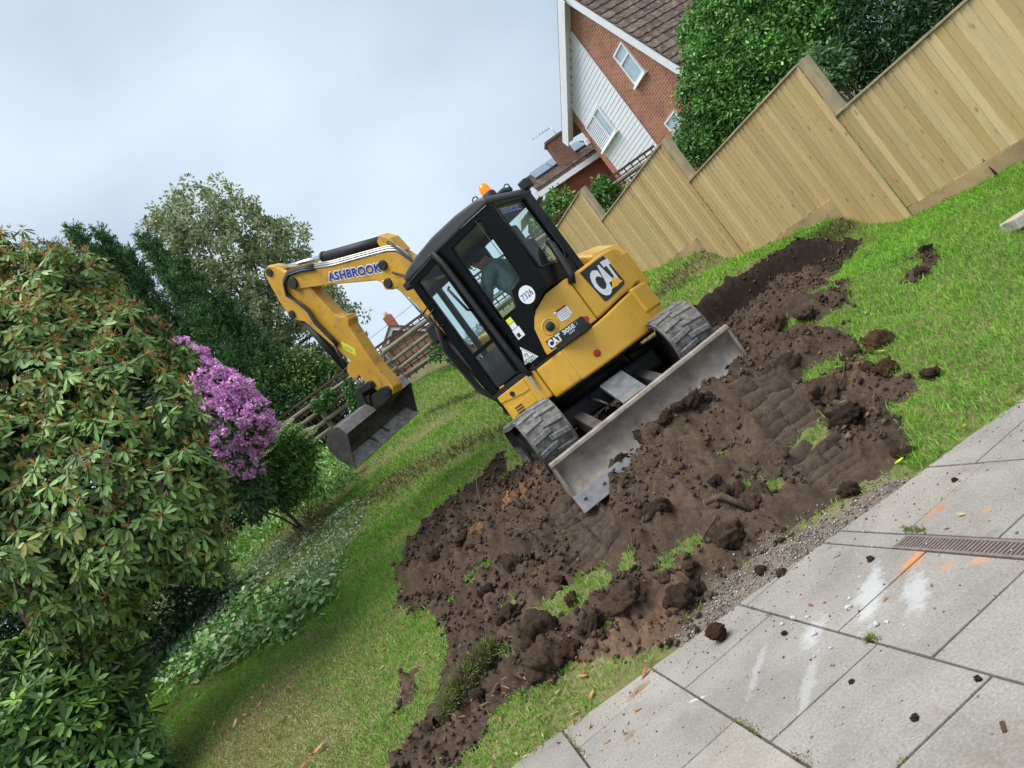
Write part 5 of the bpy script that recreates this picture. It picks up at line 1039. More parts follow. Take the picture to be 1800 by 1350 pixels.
# ---- pale broadleaved tree
lob = lobes_px([(403, 355, 22.3, 30), (345, 380, 22.2, 48), (310, 410, 22.1, 40), (430, 400, 22.4, 45), (385, 440, 22.0, 65), (330, 460, 22.0, 50), (470, 420, 22.5, 42), (515, 435, 22.6, 34), (450, 480, 22.0, 65), (520, 490, 22.2, 50), (400, 520, 21.8, 60), (480, 560, 21.7, 70), (560, 520, 22.1, 45), (600, 555, 22.0, 34), (545, 590, 21.7, 55), (585, 635, 21.6, 40), (510, 640, 21.5, 60), (440, 600, 21.6, 60), (560, 680, 21.5, 45), (470, 690, 21.5, 60), (610, 600, 22.0, 26)])
bt = thing('broadleaf_tree', 'tall tree with pale grey-green leaves behind the excavator arm', 'tree', (-5.6, 22.4, 4.4))
cl, cd_ = shell([(c, r * .93) for c, r in lob], 820, .5, .6, .72); ex_ = rng.random(len(cl)) < .4; cl = cl + cd_ * (ex_ * rng.uniform(.1, .42, len(cl)))[:, None] + np.array([0, 0, 1]) * (ex_ * rng.uniform(0, .25, len(cl)))[:, None]; ms = []
cr = rng.uniform(.10, .28, len(cl)); per = 56
pp = np.repeat(cl, per, 0) + rnd(len(cl) * per) * (np.repeat(cr, per)[:, None] * rng.random((len(cl) * per, 1)) ** .45); dd = unit(pp - np.repeat(cl, per, 0))
ms.append(kites(pp, unit(dd + rnd(len(pp)) * .8 + np.array([0, 0, .2])), rnd(len(pp)) + dd, rng.uniform(.09, .16, len(pp)), rng.uniform(.045, .075, len(pp)), pick(len(pp), [(.33, .38, .19, 3), (.24, .30, .13, 3), (.44, .48, .29, 1.6), (.12, .17, .06, 1.2)], .15)))
mass('foliage', cat(*ms), bt)
mb = MB(); limb(mb, [Vector((0, 0, -.4)), Vector((.1, .05, 1.6)), Vector((.15, 0, 3.4)), Vector((.05, 0, 5.5))], .22, .07, 9); mb.obj('trunk', M_bark, bt)
branches((-5.5, 22.4, 7.0), [c for c, r in lob], .07, bt)
# ---- other shrubs
def shrub(name, label, cat_, L, n, cols, leaf=(.08, .04), per=40, cr=.16, at=None, depth=.4, stems=True, group=None):
    lb = lobes_px(L); c0 = lb[0][0]; g = at or (float(c0[0]), float(c0[1])); t = thing(name, label, cat_, (g[0], g[1], gz(*g)), 0, group)
    cl, cd_ = shell(lb, n, depth, .7, .75); cr_ = rng.uniform(cr * .6, cr * 1.3, len(cl)); pp = np.repeat(cl, per, 0) + rnd(len(cl) * per) * (np.repeat(cr_, per)[:, None] * rng.random((len(cl) * per, 1)) ** .45); dd = unit(pp - np.repeat(cl, per, 0))
    shade = np.repeat(rng.uniform(.62, 1.3, len(cl)), per)[:, None]
    mass('foliage', leaves(pp, unit(dd + rnd(len(pp)) * .7 - np.array([0, 0, .15])), rnd(len(pp)) * .7 + dd + np.array([0, 0, .6]), rng.uniform(.7, 1.25, len(pp)) * leaf[0], rng.uniform(.8, 1.2, len(pp)) * leaf[1], np.clip(pick(len(pp), cols, .15) * shade, .004, .9)), t)
    if stems: branches((g[0], g[1], gz(*g) - .05), [c for c, r in lb], .035, t)
    return t, lb
shrub('elder_bush', 'leafy green elder with flat cream flower heads below the mauve rhododendron', 'bush', [(505, 790, 12.6, 40), (470, 800, 12.6, 38), (520, 780, 12.8, 26), (490, 840, 12.4, 45), (450, 850, 12.4, 40), (520, 840, 12.6, 28)], 260, [(.13, .27, .06, 3), (.19, .36, .09, 2.4), (.08, .18, .045, 1.4)], (.09, .036), stems=False)
eb = bpy.data.objects['elder_bush']; fz = []
for px, py in [(508, 745), (495, 757), (535, 760), (520, 752), (548, 765), (478, 792), (470, 815), (505, 862), (484, 770), (468, 800), (545, 757)]:
    c0 = aty(px, py, 12.15); n = 90; a = rng.uniform(0, 6.28, n); rr_ = .13 * np.sqrt(rng.random(n)); q = c0 + np.stack([rr_ * np.cos(a), rr_ * np.sin(a) * .7 - .05, .03 * rng.random(n)], 1); fz.append(kites(q, rnd(n) * np.array([1, 1, .3]), np.tile([0, -.4, 1.], (n, 1)), .03, .03, pick(n, [(.72, .74, .50, 1), (.6, .66, .4, 1)], .08)))
mass('flower_heads', cat(*fz), eb)
shrub('yellow_green_shrub', 'light yellow-green shrub behind the old rail fence, left of the bucket', 'bush', [(535, 680, 18.9, 40), (500, 690, 18.8, 36), (560, 660, 19.0, 32), (480, 665, 18.8, 34), (520, 650, 19.0, 34), (585, 665, 19.0, 24)], 190, [(.13, .22, .05, 3), (.18, .29, .07, 1.5), (.07, .14, .03, 2)], (.11, .045), cr=.22)
shrub('dark_shrub', 'dark leafy shrub growing just behind the left end of the old rail fence', 'bush', [(545, 725, 18.4, 34), (505, 735, 18.2, 40), (585, 700, 18.6, 30), (470, 720, 18.2, 40)], 170, [(.045, .11, .03, 3), (.075, .16, .045, 2), (.03, .07, .02, 2)], (.10, .045), cr=.2)
for k, (L, lab) in enumerate((([(618, 690, 17.2, 11), (628, 712, 17.1, 10), (612, 675, 17.3, 7)], 'small ivy clump climbing the old rail fence beside the bucket'), ([(772, 592, 17.2, 17), (790, 615, 17.1, 20), (768, 620, 17.1, 15), (800, 640, 17.0, 14)], 'small ivy clump on the old rail fence left of the cab'), ([(560, 712, 17.2, 9), (580, 696, 17.25, 7)], 'small ivy clump at the left end of the old rail fence'))):
    shrub('ivy_clump', lab, 'ivy', L, 42, [(.08, .19, .05, 2), (.13, .27, .07, 1)], (.075, .055), 24, .09, stems=False, group='ivy on the old rail fence')
shrub('privet_bush', 'large bright green leafy bush behind the timber fence, in front of the brick house', 'bush', [(1300, 60, 13.4, 73), (1245, 110, 13.3, 47), (1340, 120, 13.0, 69), (1275, 160, 13.1, 60), (1390, 40, 13.2, 73), (1235, 60, 13.6, 34), (1215, 160, 13.3, 24), (1320, 200, 12.8, 52), (1270, 0, 13.6, 52), (1400, 120, 12.7, 52), (1440, 60, 12.9, 60)], 1000, [(.09, .24, .048, 3), (.16, .35, .075, 2.4), (.05, .13, .03, 2.0), (.25, .46, .11, 1.1)], (.08, .038), 44, .16)
shrub('round_shrub', 'small rounded bright green shrub behind the third fence bay', 'bush', [(1232, 225, 13.5, 40), (1255, 215, 13.4, 36), (1215, 250, 13.4, 30), (1245, 260, 13.2, 38), (1265, 245, 13.2, 32)], 240, [(.085, .21, .045, 3), (.13, .29, .06, 2), (.05, .13, .03, 1.5)], (.06, .03), 44, .13)
shrub('dark_hedge', 'tall dark evergreen hedge behind the nearest fence bays', 'hedge', [(1480, 50, 13.0, 75), (1530, 70, 12.6, 70), (1560, 0, 12.6, 90), (1640, -10, 12.0, 85), (1600, 60, 12.0, 60), (1700, -60, 11.6, 85), (1470, -10, 13.2, 80), (1660, 40, 11.6, 45), (1500, 110, 12.4, 40)], 700, [(.03, .09, .03, 3), (.05, .13, .04, 2), (.02, .055, .02, 2), (.08, .16, .05, .6)], (.10, .03), 44, .22)
shrub('nettle_clump', 'pale green nettles just behind the second fence post', 'plant', [(1448, 108, 10.6, 20), (1440, 135, 10.5, 18), (1460, 130, 10.6, 20), (1475, 110, 10.8, 16)], 90, [(.16, .28, .13, 2), (.09, .19, .06, 2)], (.08, .045), 24, .11)
shrub('sapling', 'young light green shrub behind the farthest fence bay, beside the cab', 'bush', [(980, 375, 18.6, 26), (965, 400, 18.5, 24), (1000, 355, 18.8, 16), (1015, 375, 18.6, 18), (985, 345, 18.8, 12)], 110, [(.12, .26, .05, 2), (.19, .34, .08, 1.5), (.06, .14, .03, 1)], (.11, .06), 22, .17)
shrub('lattice_shrub', 'sparse leafy shrub growing through the lattice behind the third fence bay', 'bush', [(1062, 340, 17.3, 16), (1085, 365, 17.2, 18), (1055, 318, 17.6, 10), (1110, 340, 17.2, 14)], 80, [(.10, .24, .05, 2), (.06, .15, .035, 1)], (.11, .06), 20, .15)
shrub('understory_bush', 'dark leafy undergrowth in the shade behind the rhododendron trunks', 'bush', [(60, 1090, 11.0, 90), (180, 1080, 11.0, 80), (-40, 1060, 11.2, 110), (270, 1050, 11.2, 60), (-120, 1200, 10.5, 150), (120, 1000, 11.5, 110), (330, 1010, 11.5, 50), (10, 1090, 10.6, 60), (40, 1130, 10.4, 60), (0, 1150, 10.4, 70)], 620, [(.03, .075, .028, 2), (.05, .11, .04, 1), (.02, .05, .02, 1)], (.12, .05), 36, .26)
# ---- ground cover and cuttings on the left bank
def cover(name, poly_px, n, hgt, leaf, cols, label_kind='stuff', mound=0.0, up=.4, dens_edge=.15):
    poly = [ghit(*q) for q in poly_px]; xs, ys = [q[0] for q in poly], [q[1] for q in poly]; got = []
    cx_, cy_ = np.mean(xs), np.mean(ys); m_ = 0
    while m_ < n:
        x = rng.uniform(min(xs) - .1, max(xs) + .1, n * 2); y = rng.uniform(min(ys) - .1, max(ys) + .1, n * 2); s_ = sdf(x, y, poly) + fbm(x * 2.2, y * 2.2, 3, 7) * .42; k = s_ < rng.normal(0, .10, len(s_)); x, y, s_ = x[k], y[k], s_[k]
        top = (mound * np.clip(-s_ / .45, 0, 1) ** .7 + hgt) * (.15 + 1.1 * vnoise(x * 2.3, y * 2.3, 13) + .5 * vnoise(x * 7, y * 7, 14)); z = base(x, y) + top * rng.random(len(x)) ** .5
        got.append(np.stack([x, y, z], 1)); m_ += len(x)
    q = np.concatenate(got)[:n]; A = unit(rnd(n) * np.array([1, 1, .6]) + np.array([0, 0, up])); Nn = rnd(n) * .7 + np.array([0, -.25, 1])
    return leaves(q, A, Nn, rng.uniform(.6, 1.3, n) * leaf[0], rng.uniform(.7, 1.3, n) * leaf[1], pick(n, cols, .2))
IV = [(.14, .29, .07, 3), (.21, .39, .11, 2.4), (.07, .17, .05, 1.6), (.38, .50, .28, 1.3), (.3, .24, .12, .4)]
mass('ivy_cuttings', cover('ivy', [(300, 1105), (420, 1030), (540, 1022), (605, 1045), (565, 1085), (500, 1122), (420, 1165), (340, 1208), (262, 1228)], 3700, .05, (.095, .062), IV, mound=.10, up=.1), None, label='heap of cut green ivy lying along the edge of the lawn', cat='cuttings')
mass('silver_cuttings', cat(cover('silver', [(430, 1010), (500, 950), (590, 900), (650, 880), (640, 930), (600, 1000), (540, 1050), (460, 1060)], 4200, .04, (.055, .026), [(.27, .31, .24, 2.4), (.40, .44, .38, 1.3), (.15, .27, .09, 3), (.22, .28, .15, 2.2)], mound=.10, up=.15), cover('silver2', [(290, 1130), (350, 1080), (420, 1040), (380, 1120), (280, 1200)], 1600, .05, (.06, .04), [(.30, .38, .33, 1), (.12, .2, .12, 1)], mound=.15)), None, label='heap of pale silvery cuttings behind the cut ivy', cat='cuttings')
mass('weed_patch', cat(cover('weeds', [(370, 1040), (380, 930), (430, 860), (520, 830), (590, 800), (640, 800), (650, 850), (590, 900), (500, 950), (430, 1010)], 11000, .36, (.10, .032), [(.12, .27, .05, 3), (.18, .37, .075, 2.2), (.07, .17, .04, 1.6), (.27, .4, .11, .8)], up=.9), cover('undergrowth', [(200, 1230), (230, 1130), (300, 1050), (370, 990), (400, 1040), (320, 1110), (270, 1240)], 2500, .12, (.09, .05), [(.045, .10, .04, 2), (.09, .16, .09, 1)], up=.3), cover('dead', [(500, 940), (530, 890), (560, 880), (570, 930), (530, 960)], 700, .16, (.08, .02), [(.25, .11, .05, 2), (.3, .2, .1, 1)], up=.3)), None, label='rough patch of green weeds between the shrubs and the cuttings', cat='weeds')
for k, pts in enumerate(([(475, 905), (478, 870), (476, 820)], [(540, 925), (545, 880), (538, 840)], [(500, 900), (480, 850), (462, 825)], [(555, 890), (552, 850), (550, 835)])):
    b0 = ghit(*pts[0]); bz = gz(*b0); top = aty(*pts[2], b0[1] + .1); MB().tube([(b0[0], b0[1], bz - .05), ((b0[0] + top[0]) / 2 + .02, b0[1] + .05, (bz + top[2]) / 2), tuple(top)], [.013, .010, .006], 6).obj('bare_stem', M_bark, label=['bare stem at the left of the weeds', 'dark bare stem at the right of the weeds, near the lawn', 'slanting bare stem among the weeds', 'short bare stem beside the bucket side of the weeds'][k], cat='stem', group='bare stems in the weeds')

# ================================================================== GRASS
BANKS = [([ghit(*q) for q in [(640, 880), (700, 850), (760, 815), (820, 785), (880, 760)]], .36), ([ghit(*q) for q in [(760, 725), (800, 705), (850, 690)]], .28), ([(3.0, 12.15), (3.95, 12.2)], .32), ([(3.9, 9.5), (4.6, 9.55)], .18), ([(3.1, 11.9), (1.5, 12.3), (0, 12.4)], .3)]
def scatter(n, x0, x1, y0, y1):
    return rng.uniform(x0, x1, n), rng.uniform(y0, y1, n)
def grass(n, x0, x1, y0, y1, hl, w, keep=None):
    x, y = scatter(n, x0, x1, y0, y1); dm = dirtmask(x, y); k = dm > rng.uniform(-.03, .05, n)
    k &= y > np.interp(x, [-6, -1.6, -1.0, -.2, .4, 1.2, 1.7, 2.3, 6], [4.45, 4.46, 4.5, 4.54, 4.5, 4.5, 4.5, 4.48, 4.48]) + .09 * fbm(x * 5, y * 5, 2, 77)
    k &= gravmask(x, y) > rng.uniform(-.04, .06, n)
    k &= (x + .278 * y < FK - .03) | (x + .278 * y > FK + .15)
    k &= np.abs(x / y) < 1.05
    if keep is not None: k &= keep(x, y)
    x, y, dm = x[k], y[k], dm[k]; n = len(x); z = ground(x, y)
    bank = np.zeros(n)
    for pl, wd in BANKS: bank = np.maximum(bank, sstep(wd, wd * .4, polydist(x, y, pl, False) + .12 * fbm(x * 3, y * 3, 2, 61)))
    n1 = fbm(x * .8, y * .8, 3, 200) * .5 + .5; n2 = fbm(x * 3.3, y * 3.3, 2, 210) * .5 + .5; n3 = vnoise(x * 9, y * 9, 220)
    dry = np.clip(sstep(-1.0, -3.4, x) * sstep(9.3, 7.0, y) * .75 + sstep(.55, .8, n1) * .3 + sstep(.62, .85, n2) * .35 - .1, 0, .85); dry = np.where(x > 1.8, dry * .25, dry)
    isdry = rng.random(n) < np.maximum(dry, bank * .62)
    lush = np.array([.215, .43, .05]); mid = np.array([.14, .31, .04]); t = np.clip(.25 + .9 * (n2 - .3) + .35 * (n3 - .5), 0, 1)[:, None]; t = np.where((x > 1.8)[:, None], np.clip(t + .35, 0, 1), t)
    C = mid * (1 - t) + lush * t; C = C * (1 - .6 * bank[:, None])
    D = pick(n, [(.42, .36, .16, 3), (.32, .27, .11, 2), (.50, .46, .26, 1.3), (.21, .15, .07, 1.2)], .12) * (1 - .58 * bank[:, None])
    C = np.where(isdry[:, None], D, C) * rng.uniform(.75, 1.25, (n, 1))
    turf = (dm < .5) & (sdf(x, y, DIRT) < 0)
    H = hl * rng.uniform(.5, 1.35, n) * (1 + 1.0 * bank + .55 * (n3 > .72)) * np.where(isdry, .75, 1) * np.where(turf, 1.35, 1)
    lean = rng.normal(0, .62, (n, 2)); a = rng.uniform(0, 6.28, n); wd = w * rng.uniform(.7, 1.3, n)
    sx, sy = np.cos(a) * wd / 2, np.sin(a) * wd / 2; tip = np.stack([x + lean[:, 0] * H, y + lean[:, 1] * H, z + H * np.where(isdry, .55, .85)], 1); midp = np.stack([x + lean[:, 0] * H * .3, y + lean[:, 1] * H * .3, z + H * .5], 1); off = np.stack([sx, sy, np.zeros(n)], 1); b_ = np.stack([x, y, z - .012], 1)
    V_ = np.stack([b_ - off, b_ + off, midp + off * .8, tip, midp - off * .8], 1).reshape(-1, 3); kk = np.arange(n)[:, None] * 5
    F_ = np.concatenate([kk + np.array([[0, 1, 2]]), kk + np.array([[0, 2, 4]]), kk + np.array([[4, 2, 3]])], 0)
    return V_, F_, np.repeat(C, 5, 0)
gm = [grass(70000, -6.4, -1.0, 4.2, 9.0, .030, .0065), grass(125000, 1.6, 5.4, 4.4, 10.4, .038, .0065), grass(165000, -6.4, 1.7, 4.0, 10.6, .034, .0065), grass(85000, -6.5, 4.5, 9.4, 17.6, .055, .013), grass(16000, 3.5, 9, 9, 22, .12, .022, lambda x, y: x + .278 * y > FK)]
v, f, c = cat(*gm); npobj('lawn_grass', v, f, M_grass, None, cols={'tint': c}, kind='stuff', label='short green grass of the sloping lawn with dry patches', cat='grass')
# ================================================================== CLODS, STONES, LEAVES, STICKS
def clod_mesh(seed, flat=.75, spiky=.35):
    r_ = np.random.default_rng(seed); bm = bmesh.new(); bmesh.ops.create_icosphere(bm, subdivisions=4, radius=1.0); ofs = r_.uniform(0, 50, 3)
    for v in bm.verts:
        d = np.array(v.co); a1, a2 = d[0] + .7 * d[2] + ofs[0], d[1] - .6 * d[2] + ofs[1]
        n_ = .55 * fbm(a1 * 1.1, a2 * 1.1, 2, seed) + .55 * (np.abs(fbm(a1 * 2.1, a2 * 2.1, 2, seed + 3)) - .22) + .30 * (np.abs(fbm(a1 * 4.6, a2 * 4.6, 2, seed + 5)) - .2) + .10 * fbm(a1 * 11, a2 * 11, 2, seed + 9)
        m_ = float(np.max(np.abs(d))); boxy = (1 / m_) ** .55
        v.co = Vector(d * (1 + float(n_)) * boxy * np.array([1, .8, flat]))
    me = bpy.data.meshes.new('soil_clod'); bm.to_mesh(me); bm.free(); me.polygons.foreach_set('use_smooth', np.ones(len(me.polygons), bool)); return me
def soilmat(name, col):
    m, nt, b = newmat(name); oi = nd(nt, 'ShaderNodeObjectInfo'); t = ramp(nt, oi.outputs['Random'], [(0, .75), (1, 1.3)])
    src = mixc(nt, 1, mixc(nt, 1, tuple(col), ramp(nt, noise(nt, 3.5, 6, .7), [(.3, .5), (.7, 1.5)]), 'MULTIPLY'), t, 'MULTIPLY'); nt.links.new(src, b.inputs['Base Color']); b.inputs['Roughness'].default_value = .95; b.inputs['Specular IOR Level'].default_value = .12
    bump(nt, b, noise(nt, 14, 7, .7), .9, .06); return m
M_cl = soilmat('clod_dark', (.076, .052, .037)); M_cr = soilmat('clod_clay', (.125, .072, .042)); M_cb = soilmat('clod_brown', (.10, .068, .046))
CM = [clod_mesh(100 + k) for k in range(7)]
CMM = {}
def clod(px, py, r, mat, label, group=None, sink=.3, sz=(1, 1, 1), xy=None, cat='clod', name='soil_clod'):
    x, y = xy or ghit(px, py, lambda a, b_: ground(a, b_, False)); k = random.randrange(7); key = (k, mat.name)
    if key not in CMM: me = CM[k].copy(); me.materials.append(mat); CMM[key] = me
    o = bpy.data.objects.new(name, CMM[key]); link(o, None, None, label, cat, group); o.location = (x, y, gz(x, y) + r * sz[2] * (.6 - sink)); o.rotation_euler = (random.uniform(-.4, .4), random.uniform(-.4, .4), random.uniform(0, 6.28)); o.scale = (r * sz[0], r * sz[1], r * sz[2]); return o
p = atz(1270, 1122, 0); o = clod(0, 0, .052, M_cr, 'squarish brown clod lying alone on the concrete slabs', xy=(p[0], p[1]), sink=-.05); o.location.z = .042
clod(955, 1135, .125, M_cb, 'big rounded brown clod, upper of the pair near the turf roll'); clod(965, 1182, .115, M_cb, 'big rounded brown clod, lower of the pair near the turf roll'); clod(1000, 1150, .07, M_cr, 'small clay-brown lump beside the pair of big clods')
clod(1010, 1062, .06, M_cr, 'reddish brown stone-like clod in front of the green turf tuft', sz=(.8, .8, 1.2)); clod(1200, 1068, .085, M_cl, 'large dark clod at the edge of the paving'); clod(1232, 1045, .06, M_cl, 'dark clod just behind the large one at the paving edge'); clod(1240, 1030, .055, M_cr, 'light brown clod above the dark ones at the paving edge', sz=(1.2, 1, .8))
clod(1285, 955, .10, M_cb, 'blocky brown clod under the cut root', sz=(1, .9, 1.1)); clod(1545, 612, .10, M_cr, 'reddish brown clod on the right edge of the dug soil'); clod(1500, 628, .085, M_cb, 'brown clod left of the reddish one on the right edge'); clod(1560, 655, .07, M_cr, 'crumbly light brown clod below the reddish one'); clod(1643, 664, .06, M_cl, 'dark clod lying on the right-hand grass', sink=.1, sz=(1.2, .9, .9))
clod(1634, 446, .05, M_cl, 'small dark clod in the upper torn patch of the right-hand grass', sink=.3); clod(1618, 482, .055, M_cl, 'small dark clod in the lower torn patch of the right-hand grass', sink=.3); clod(1500, 870, .05, M_cl, 'dark clod beside the gravel', sink=.1); clod(1588, 806, .05, M_cl, 'dark clod among gravel near the yellow scrap', sink=.1); clod(1600, 800, .035, M_cl, 'small dark clod right of the one near the yellow scrap', sink=.1)
pr_ = [ghit(*q) for q in [(880, 1142), (860, 1165), (842, 1190), (826, 1213), (808, 1236), (790, 1262), (780, 1285)]]; NR, NS = 90, 40; tv_ = np.linspace(0, 1, NR); xs_ = np.interp(tv_, np.linspace(0, 1, 7), [q[0] for q in pr_]); ys_ = np.interp(tv_, np.linspace(0, 1, 7), [q[1] for q in pr_]); zs_ = base(xs_, ys_) + .05
ag = np.linspace(0, 2 * math.pi, NS, endpoint=False); T_, A_ = np.meshgrid(tv_, ag, indexing='ij'); rad = .115 * np.sin(np.pi * np.clip(T_ * .94 + .03, 0, 1)) ** .4 * (1 + .55 * fbm(T_ * 7, np.cos(A_) * 1.3 + 3, 3, 501) + .35 * (np.abs(fbm(T_ * 16, np.sin(A_) * 2.4 + np.cos(A_) * 2, 2, 505)) - .2) + .2 * fbm(T_ * 40, np.sin(A_) * 5 + np.cos(A_) * 4, 2, 509))
dx_, dy_ = np.gradient(xs_), np.gradient(ys_); ln_ = np.hypot(dx_, dy_); nx_, ny_ = dy_ / ln_, -dx_ / ln_
Vr = np.stack([xs_[:, None] + nx_[:, None] * np.cos(A_) * rad, ys_[:, None] + ny_[:, None] * np.cos(A_) * rad, zs_[:, None] + np.sin(A_) * rad], -1).reshape(-1, 3); ii = np.arange(NR * NS).reshape(NR, NS); jj = np.roll(ii, -1, 1); Fr = np.stack([ii[:-1], jj[:-1], jj[1:], ii[1:]], -1).reshape(-1, 4)
tr_ = thing('turf_roll', 'rolled-up strip of turf and dark soil at the lower left of the dug area', 'turf', (0, 0, 0)); M_roll = soilmat('roll_soil', (.075, .052, .037)); npobj('soil_core', Vr, Fr, M_roll, tr_, smooth=True)
n = 1500; t = rng.random(n); xg, yg = np.interp(t, tv_, xs_), np.interp(t, tv_, ys_); an = rng.normal(2.6, .45, n); rg = .115 * np.sin(np.pi * t) ** .4; pg = np.stack([xg + np.interp(t, tv_, nx_) * np.cos(an) * rg, yg + np.interp(t, tv_, ny_) * np.cos(an) * rg, np.interp(t, tv_, zs_) + np.sin(an) * rg], 1)
mass('grass_side', kites(pg, unit(np.stack([np.interp(t, tv_, nx_) * np.cos(an), np.interp(t, tv_, ny_) * np.cos(an), np.sin(an)], 1) + rng.normal(0, .5, (n, 3))), rnd(n), rng.uniform(.03, .07, n), .006, pick(n, [(.16, .26, .06, 2), (.3, .26, .12, 1.5), (.1, .18, .04, 1)], .2)), tr_, M_grass)
ORD = ['first', 'second', 'third', 'fourth', 'fifth', 'sixth', 'seventh', 'eighth', 'ninth']
for k, (px, py, r) in enumerate([(1095, 806, .07), (1118, 792, .055), (1137, 776, .07), (1160, 764, .05), (1182, 748, .065), (1205, 737, .05), (1228, 714, .065), (1246, 700, .05)]): clod(px, py, r, M_cl, '%s dark clod from the left on the heap against the dozer blade' % ORD[k], 'clods against the blade', sink=.55)
for px, py, r, mt, lab in [(1455, 700, .11, M_cb, 'large overturned clod right of the dozer blade'), (1500, 745, .09, M_cl, 'dark clod below the large overturned one right of the blade'), (1395, 640, .10, M_cl, 'dark clod just beyond the right end of the blade'), (1420, 560, .11, M_cb, 'brown clod in the trench below the second fence bay'), (1360, 570, .09, M_cr, 'reddish clod beside the brown one in the trench'), (1470, 480, .08, M_cb, 'brown clod at the far right of the trench'), (1335, 880, .10, M_cb, 'turfy clod above the cut root'), (1160, 905, .08, M_cl, 'dark clod in the middle of the heap'), (1115, 1085, .09, M_cb, 'brown clod beside the green turf tuft'), (1050, 1110, .08, M_cl, 'dark clod between the tuft and the big pair'), (905, 1000, .07, M_cl, 'dark clod in the left part of the dug soil'), (820, 960, .07, M_cl, 'dark clod near the left edge of the dug soil'), (900, 1085, .09, M_cb, 'slab of turf and soil left of the green tuft')]: clod(px, py, r, mt, lab, sink=.42, sz=(1.2, .95, .9))
k = 0
while k < 22:
    x, y = random.uniform(-2.2, 4.2), random.uniform(4.6, 10.2)
    if float(dirtmask(np.array([x]), np.array([y]))[0]) > -.06 or (-.3 < x < 1.9 and 6.6 < y < 9.7): continue
    clod(0, 0, random.choice([.04, .05, .06, .075]), random.choice([M_cl, M_cl, M_cl, M_cb]), 'dark brown clod among the loose dug soil', 'loose clods of dug soil', xy=(x, y), sink=.5); k += 1
# crumbs (uncountable)
OCT = np.array([[1, 0, 0], [-1, 0, 0], [0, 1, 0], [0, -1, 0], [0, 0, 1], [0, 0, -1.]]); OF = np.array([[0, 2, 4], [2, 1, 4], [1, 3, 4], [3, 0, 4], [2, 0, 5], [1, 2, 5], [3, 1, 5], [0, 3, 5]])
def lumps(x, y, z, r, C):
    n = len(x); j = OCT[None] * r[:, None, None] * rng.uniform(.55, 1.35, (n, 6, 1)); a = rng.uniform(0, 6.28, n); c_, s_ = np.cos(a)[:, None], np.sin(a)[:, None]; q = j.copy(); q[..., 0] = j[..., 0] * c_ - j[..., 1] * s_ + .3 * j[..., 2]; q[..., 1] = j[..., 0] * s_ + j[..., 1] * c_; q[..., 2] = j[..., 2] * .75 + .25 * j[..., 0]
    return (q + np.stack([x, y, z], 1)[:, None]).reshape(-1, 3), (OF[None] + np.arange(n)[:, None, None] * 6).reshape(-1, 3), np.repeat(C, 6, 0)
n = 75000; x, y = rng.uniform(-2.8, 4.6, n), rng.uniform(4.3, 10.4, n); k = (dirtmask(x, y) < .03) & (vnoise(x * 2.1, y * 2.1, 300) + .5 * vnoise(x * 6, y * 6, 301) > .5)
for (xa, ya), (xb, yb), w in PRINTS: k &= polydist(x, y, [(xa, ya), (xb, yb)], False) > w * rng.uniform(.7, 1.2, n)
x, y = x[k], y[k]; k = np.ones(len(x), bool); x, y = x[k], y[k]; r = .004 + .030 * rng.random(len(x)) ** 6; z = ground(x, y) + r * .35
m1 = lumps(x, y, z, r, pick(len(x), [(.058, .042, .032, 4), (.085, .06, .043, 2), (.14, .09, .055, .7), (.035, .027, .02, 2)], .2))
M_crumb = attrmat('crumb', .95, spec=.12, grain=60)
v, f, c = m1; npobj('soil_crumbs', v, f, M_crumb, None, cols={'tint': c}, kind='stuff', label='loose crumbs of dark soil over the dug area', cat='soil')
n = 5600; gx0, gx1 = min(q[0] for q in GRAV), max(q[0] for q in GRAV); gy0, gy1 = min(q[1] for q in GRAV), max(q[1] for q in GRAV)
x, y = rng.uniform(gx0 - .1, gx1 + .1, n), rng.uniform(gy0 - .1, gy1 + .1, n); k = gravmask(x, y) < rng.uniform(-.06, .09, n); x, y = x[k], y[k]; r = .003 + .009 * rng.random(len(x)) ** 2.2; z = ground(x, y) + r * .4
v, f, c = lumps(x, y, z, r, pick(len(x), [(.27, .25, .235, 3), (.19, .17, .15, 2.4), (.38, .36, .345, .8), (.22, .14, .09, 1.6), (.10, .08, .06, 1.6)], .15)); npobj('gravel', v, f, M_crumb, None, cols={'tint': c}, kind='stuff', label='pale crushed gravel and grit along the edge of the paving', cat='gravel')
# grit and crumbs on the paving
n = 1700; x = rng.uniform(-1.9, 3.0, n); y = 4.45 - 2.4 * rng.random(n) ** 1.6; r = .0022 + .006 * rng.random(n) ** 3; k = y > .8; x, y, r = x[k], y[k], r[k]
v, f, c = lumps(x, y, r * .5, r, pick(len(x), [(.10, .075, .055, 2), (.42, .41, .38, 2), (.22, .15, .10, 1.5)], .2)); npobj('grit', v, f, M_crumb, None, cols={'tint': c}, kind='stuff', label='fine grit and soil crumbs scattered on the concrete slabs', cat='grit')
M_chalk = plain('white_stone', (.44, .45, .46), .8, var=.15, vscale=30)
for k, (px, py, r) in enumerate((a_, b_, c_ * .7) for a_, b_, c_ in [(1493, 1071, .02), (1395, 1088, .016), (1420, 1087, .013), (1376, 1098, .013), (1433, 1116, .018), (1542, 1099, .018), (1560, 1096, .013), (1495, 1053, .013), (1461, 1140, .01), (1512, 1015, .009), (1590, 1100, .008), (1203, 1096, .02)]):
    q = atz(px, py, 0); o = clod(0, 0, r, M_chalk, 'small chalky white stone on the concrete slabs', 'white stones on the slabs', xy=(q[0], q[1]), cat='stone', name='white_stone', sink=.0); o.location.z = r * .5
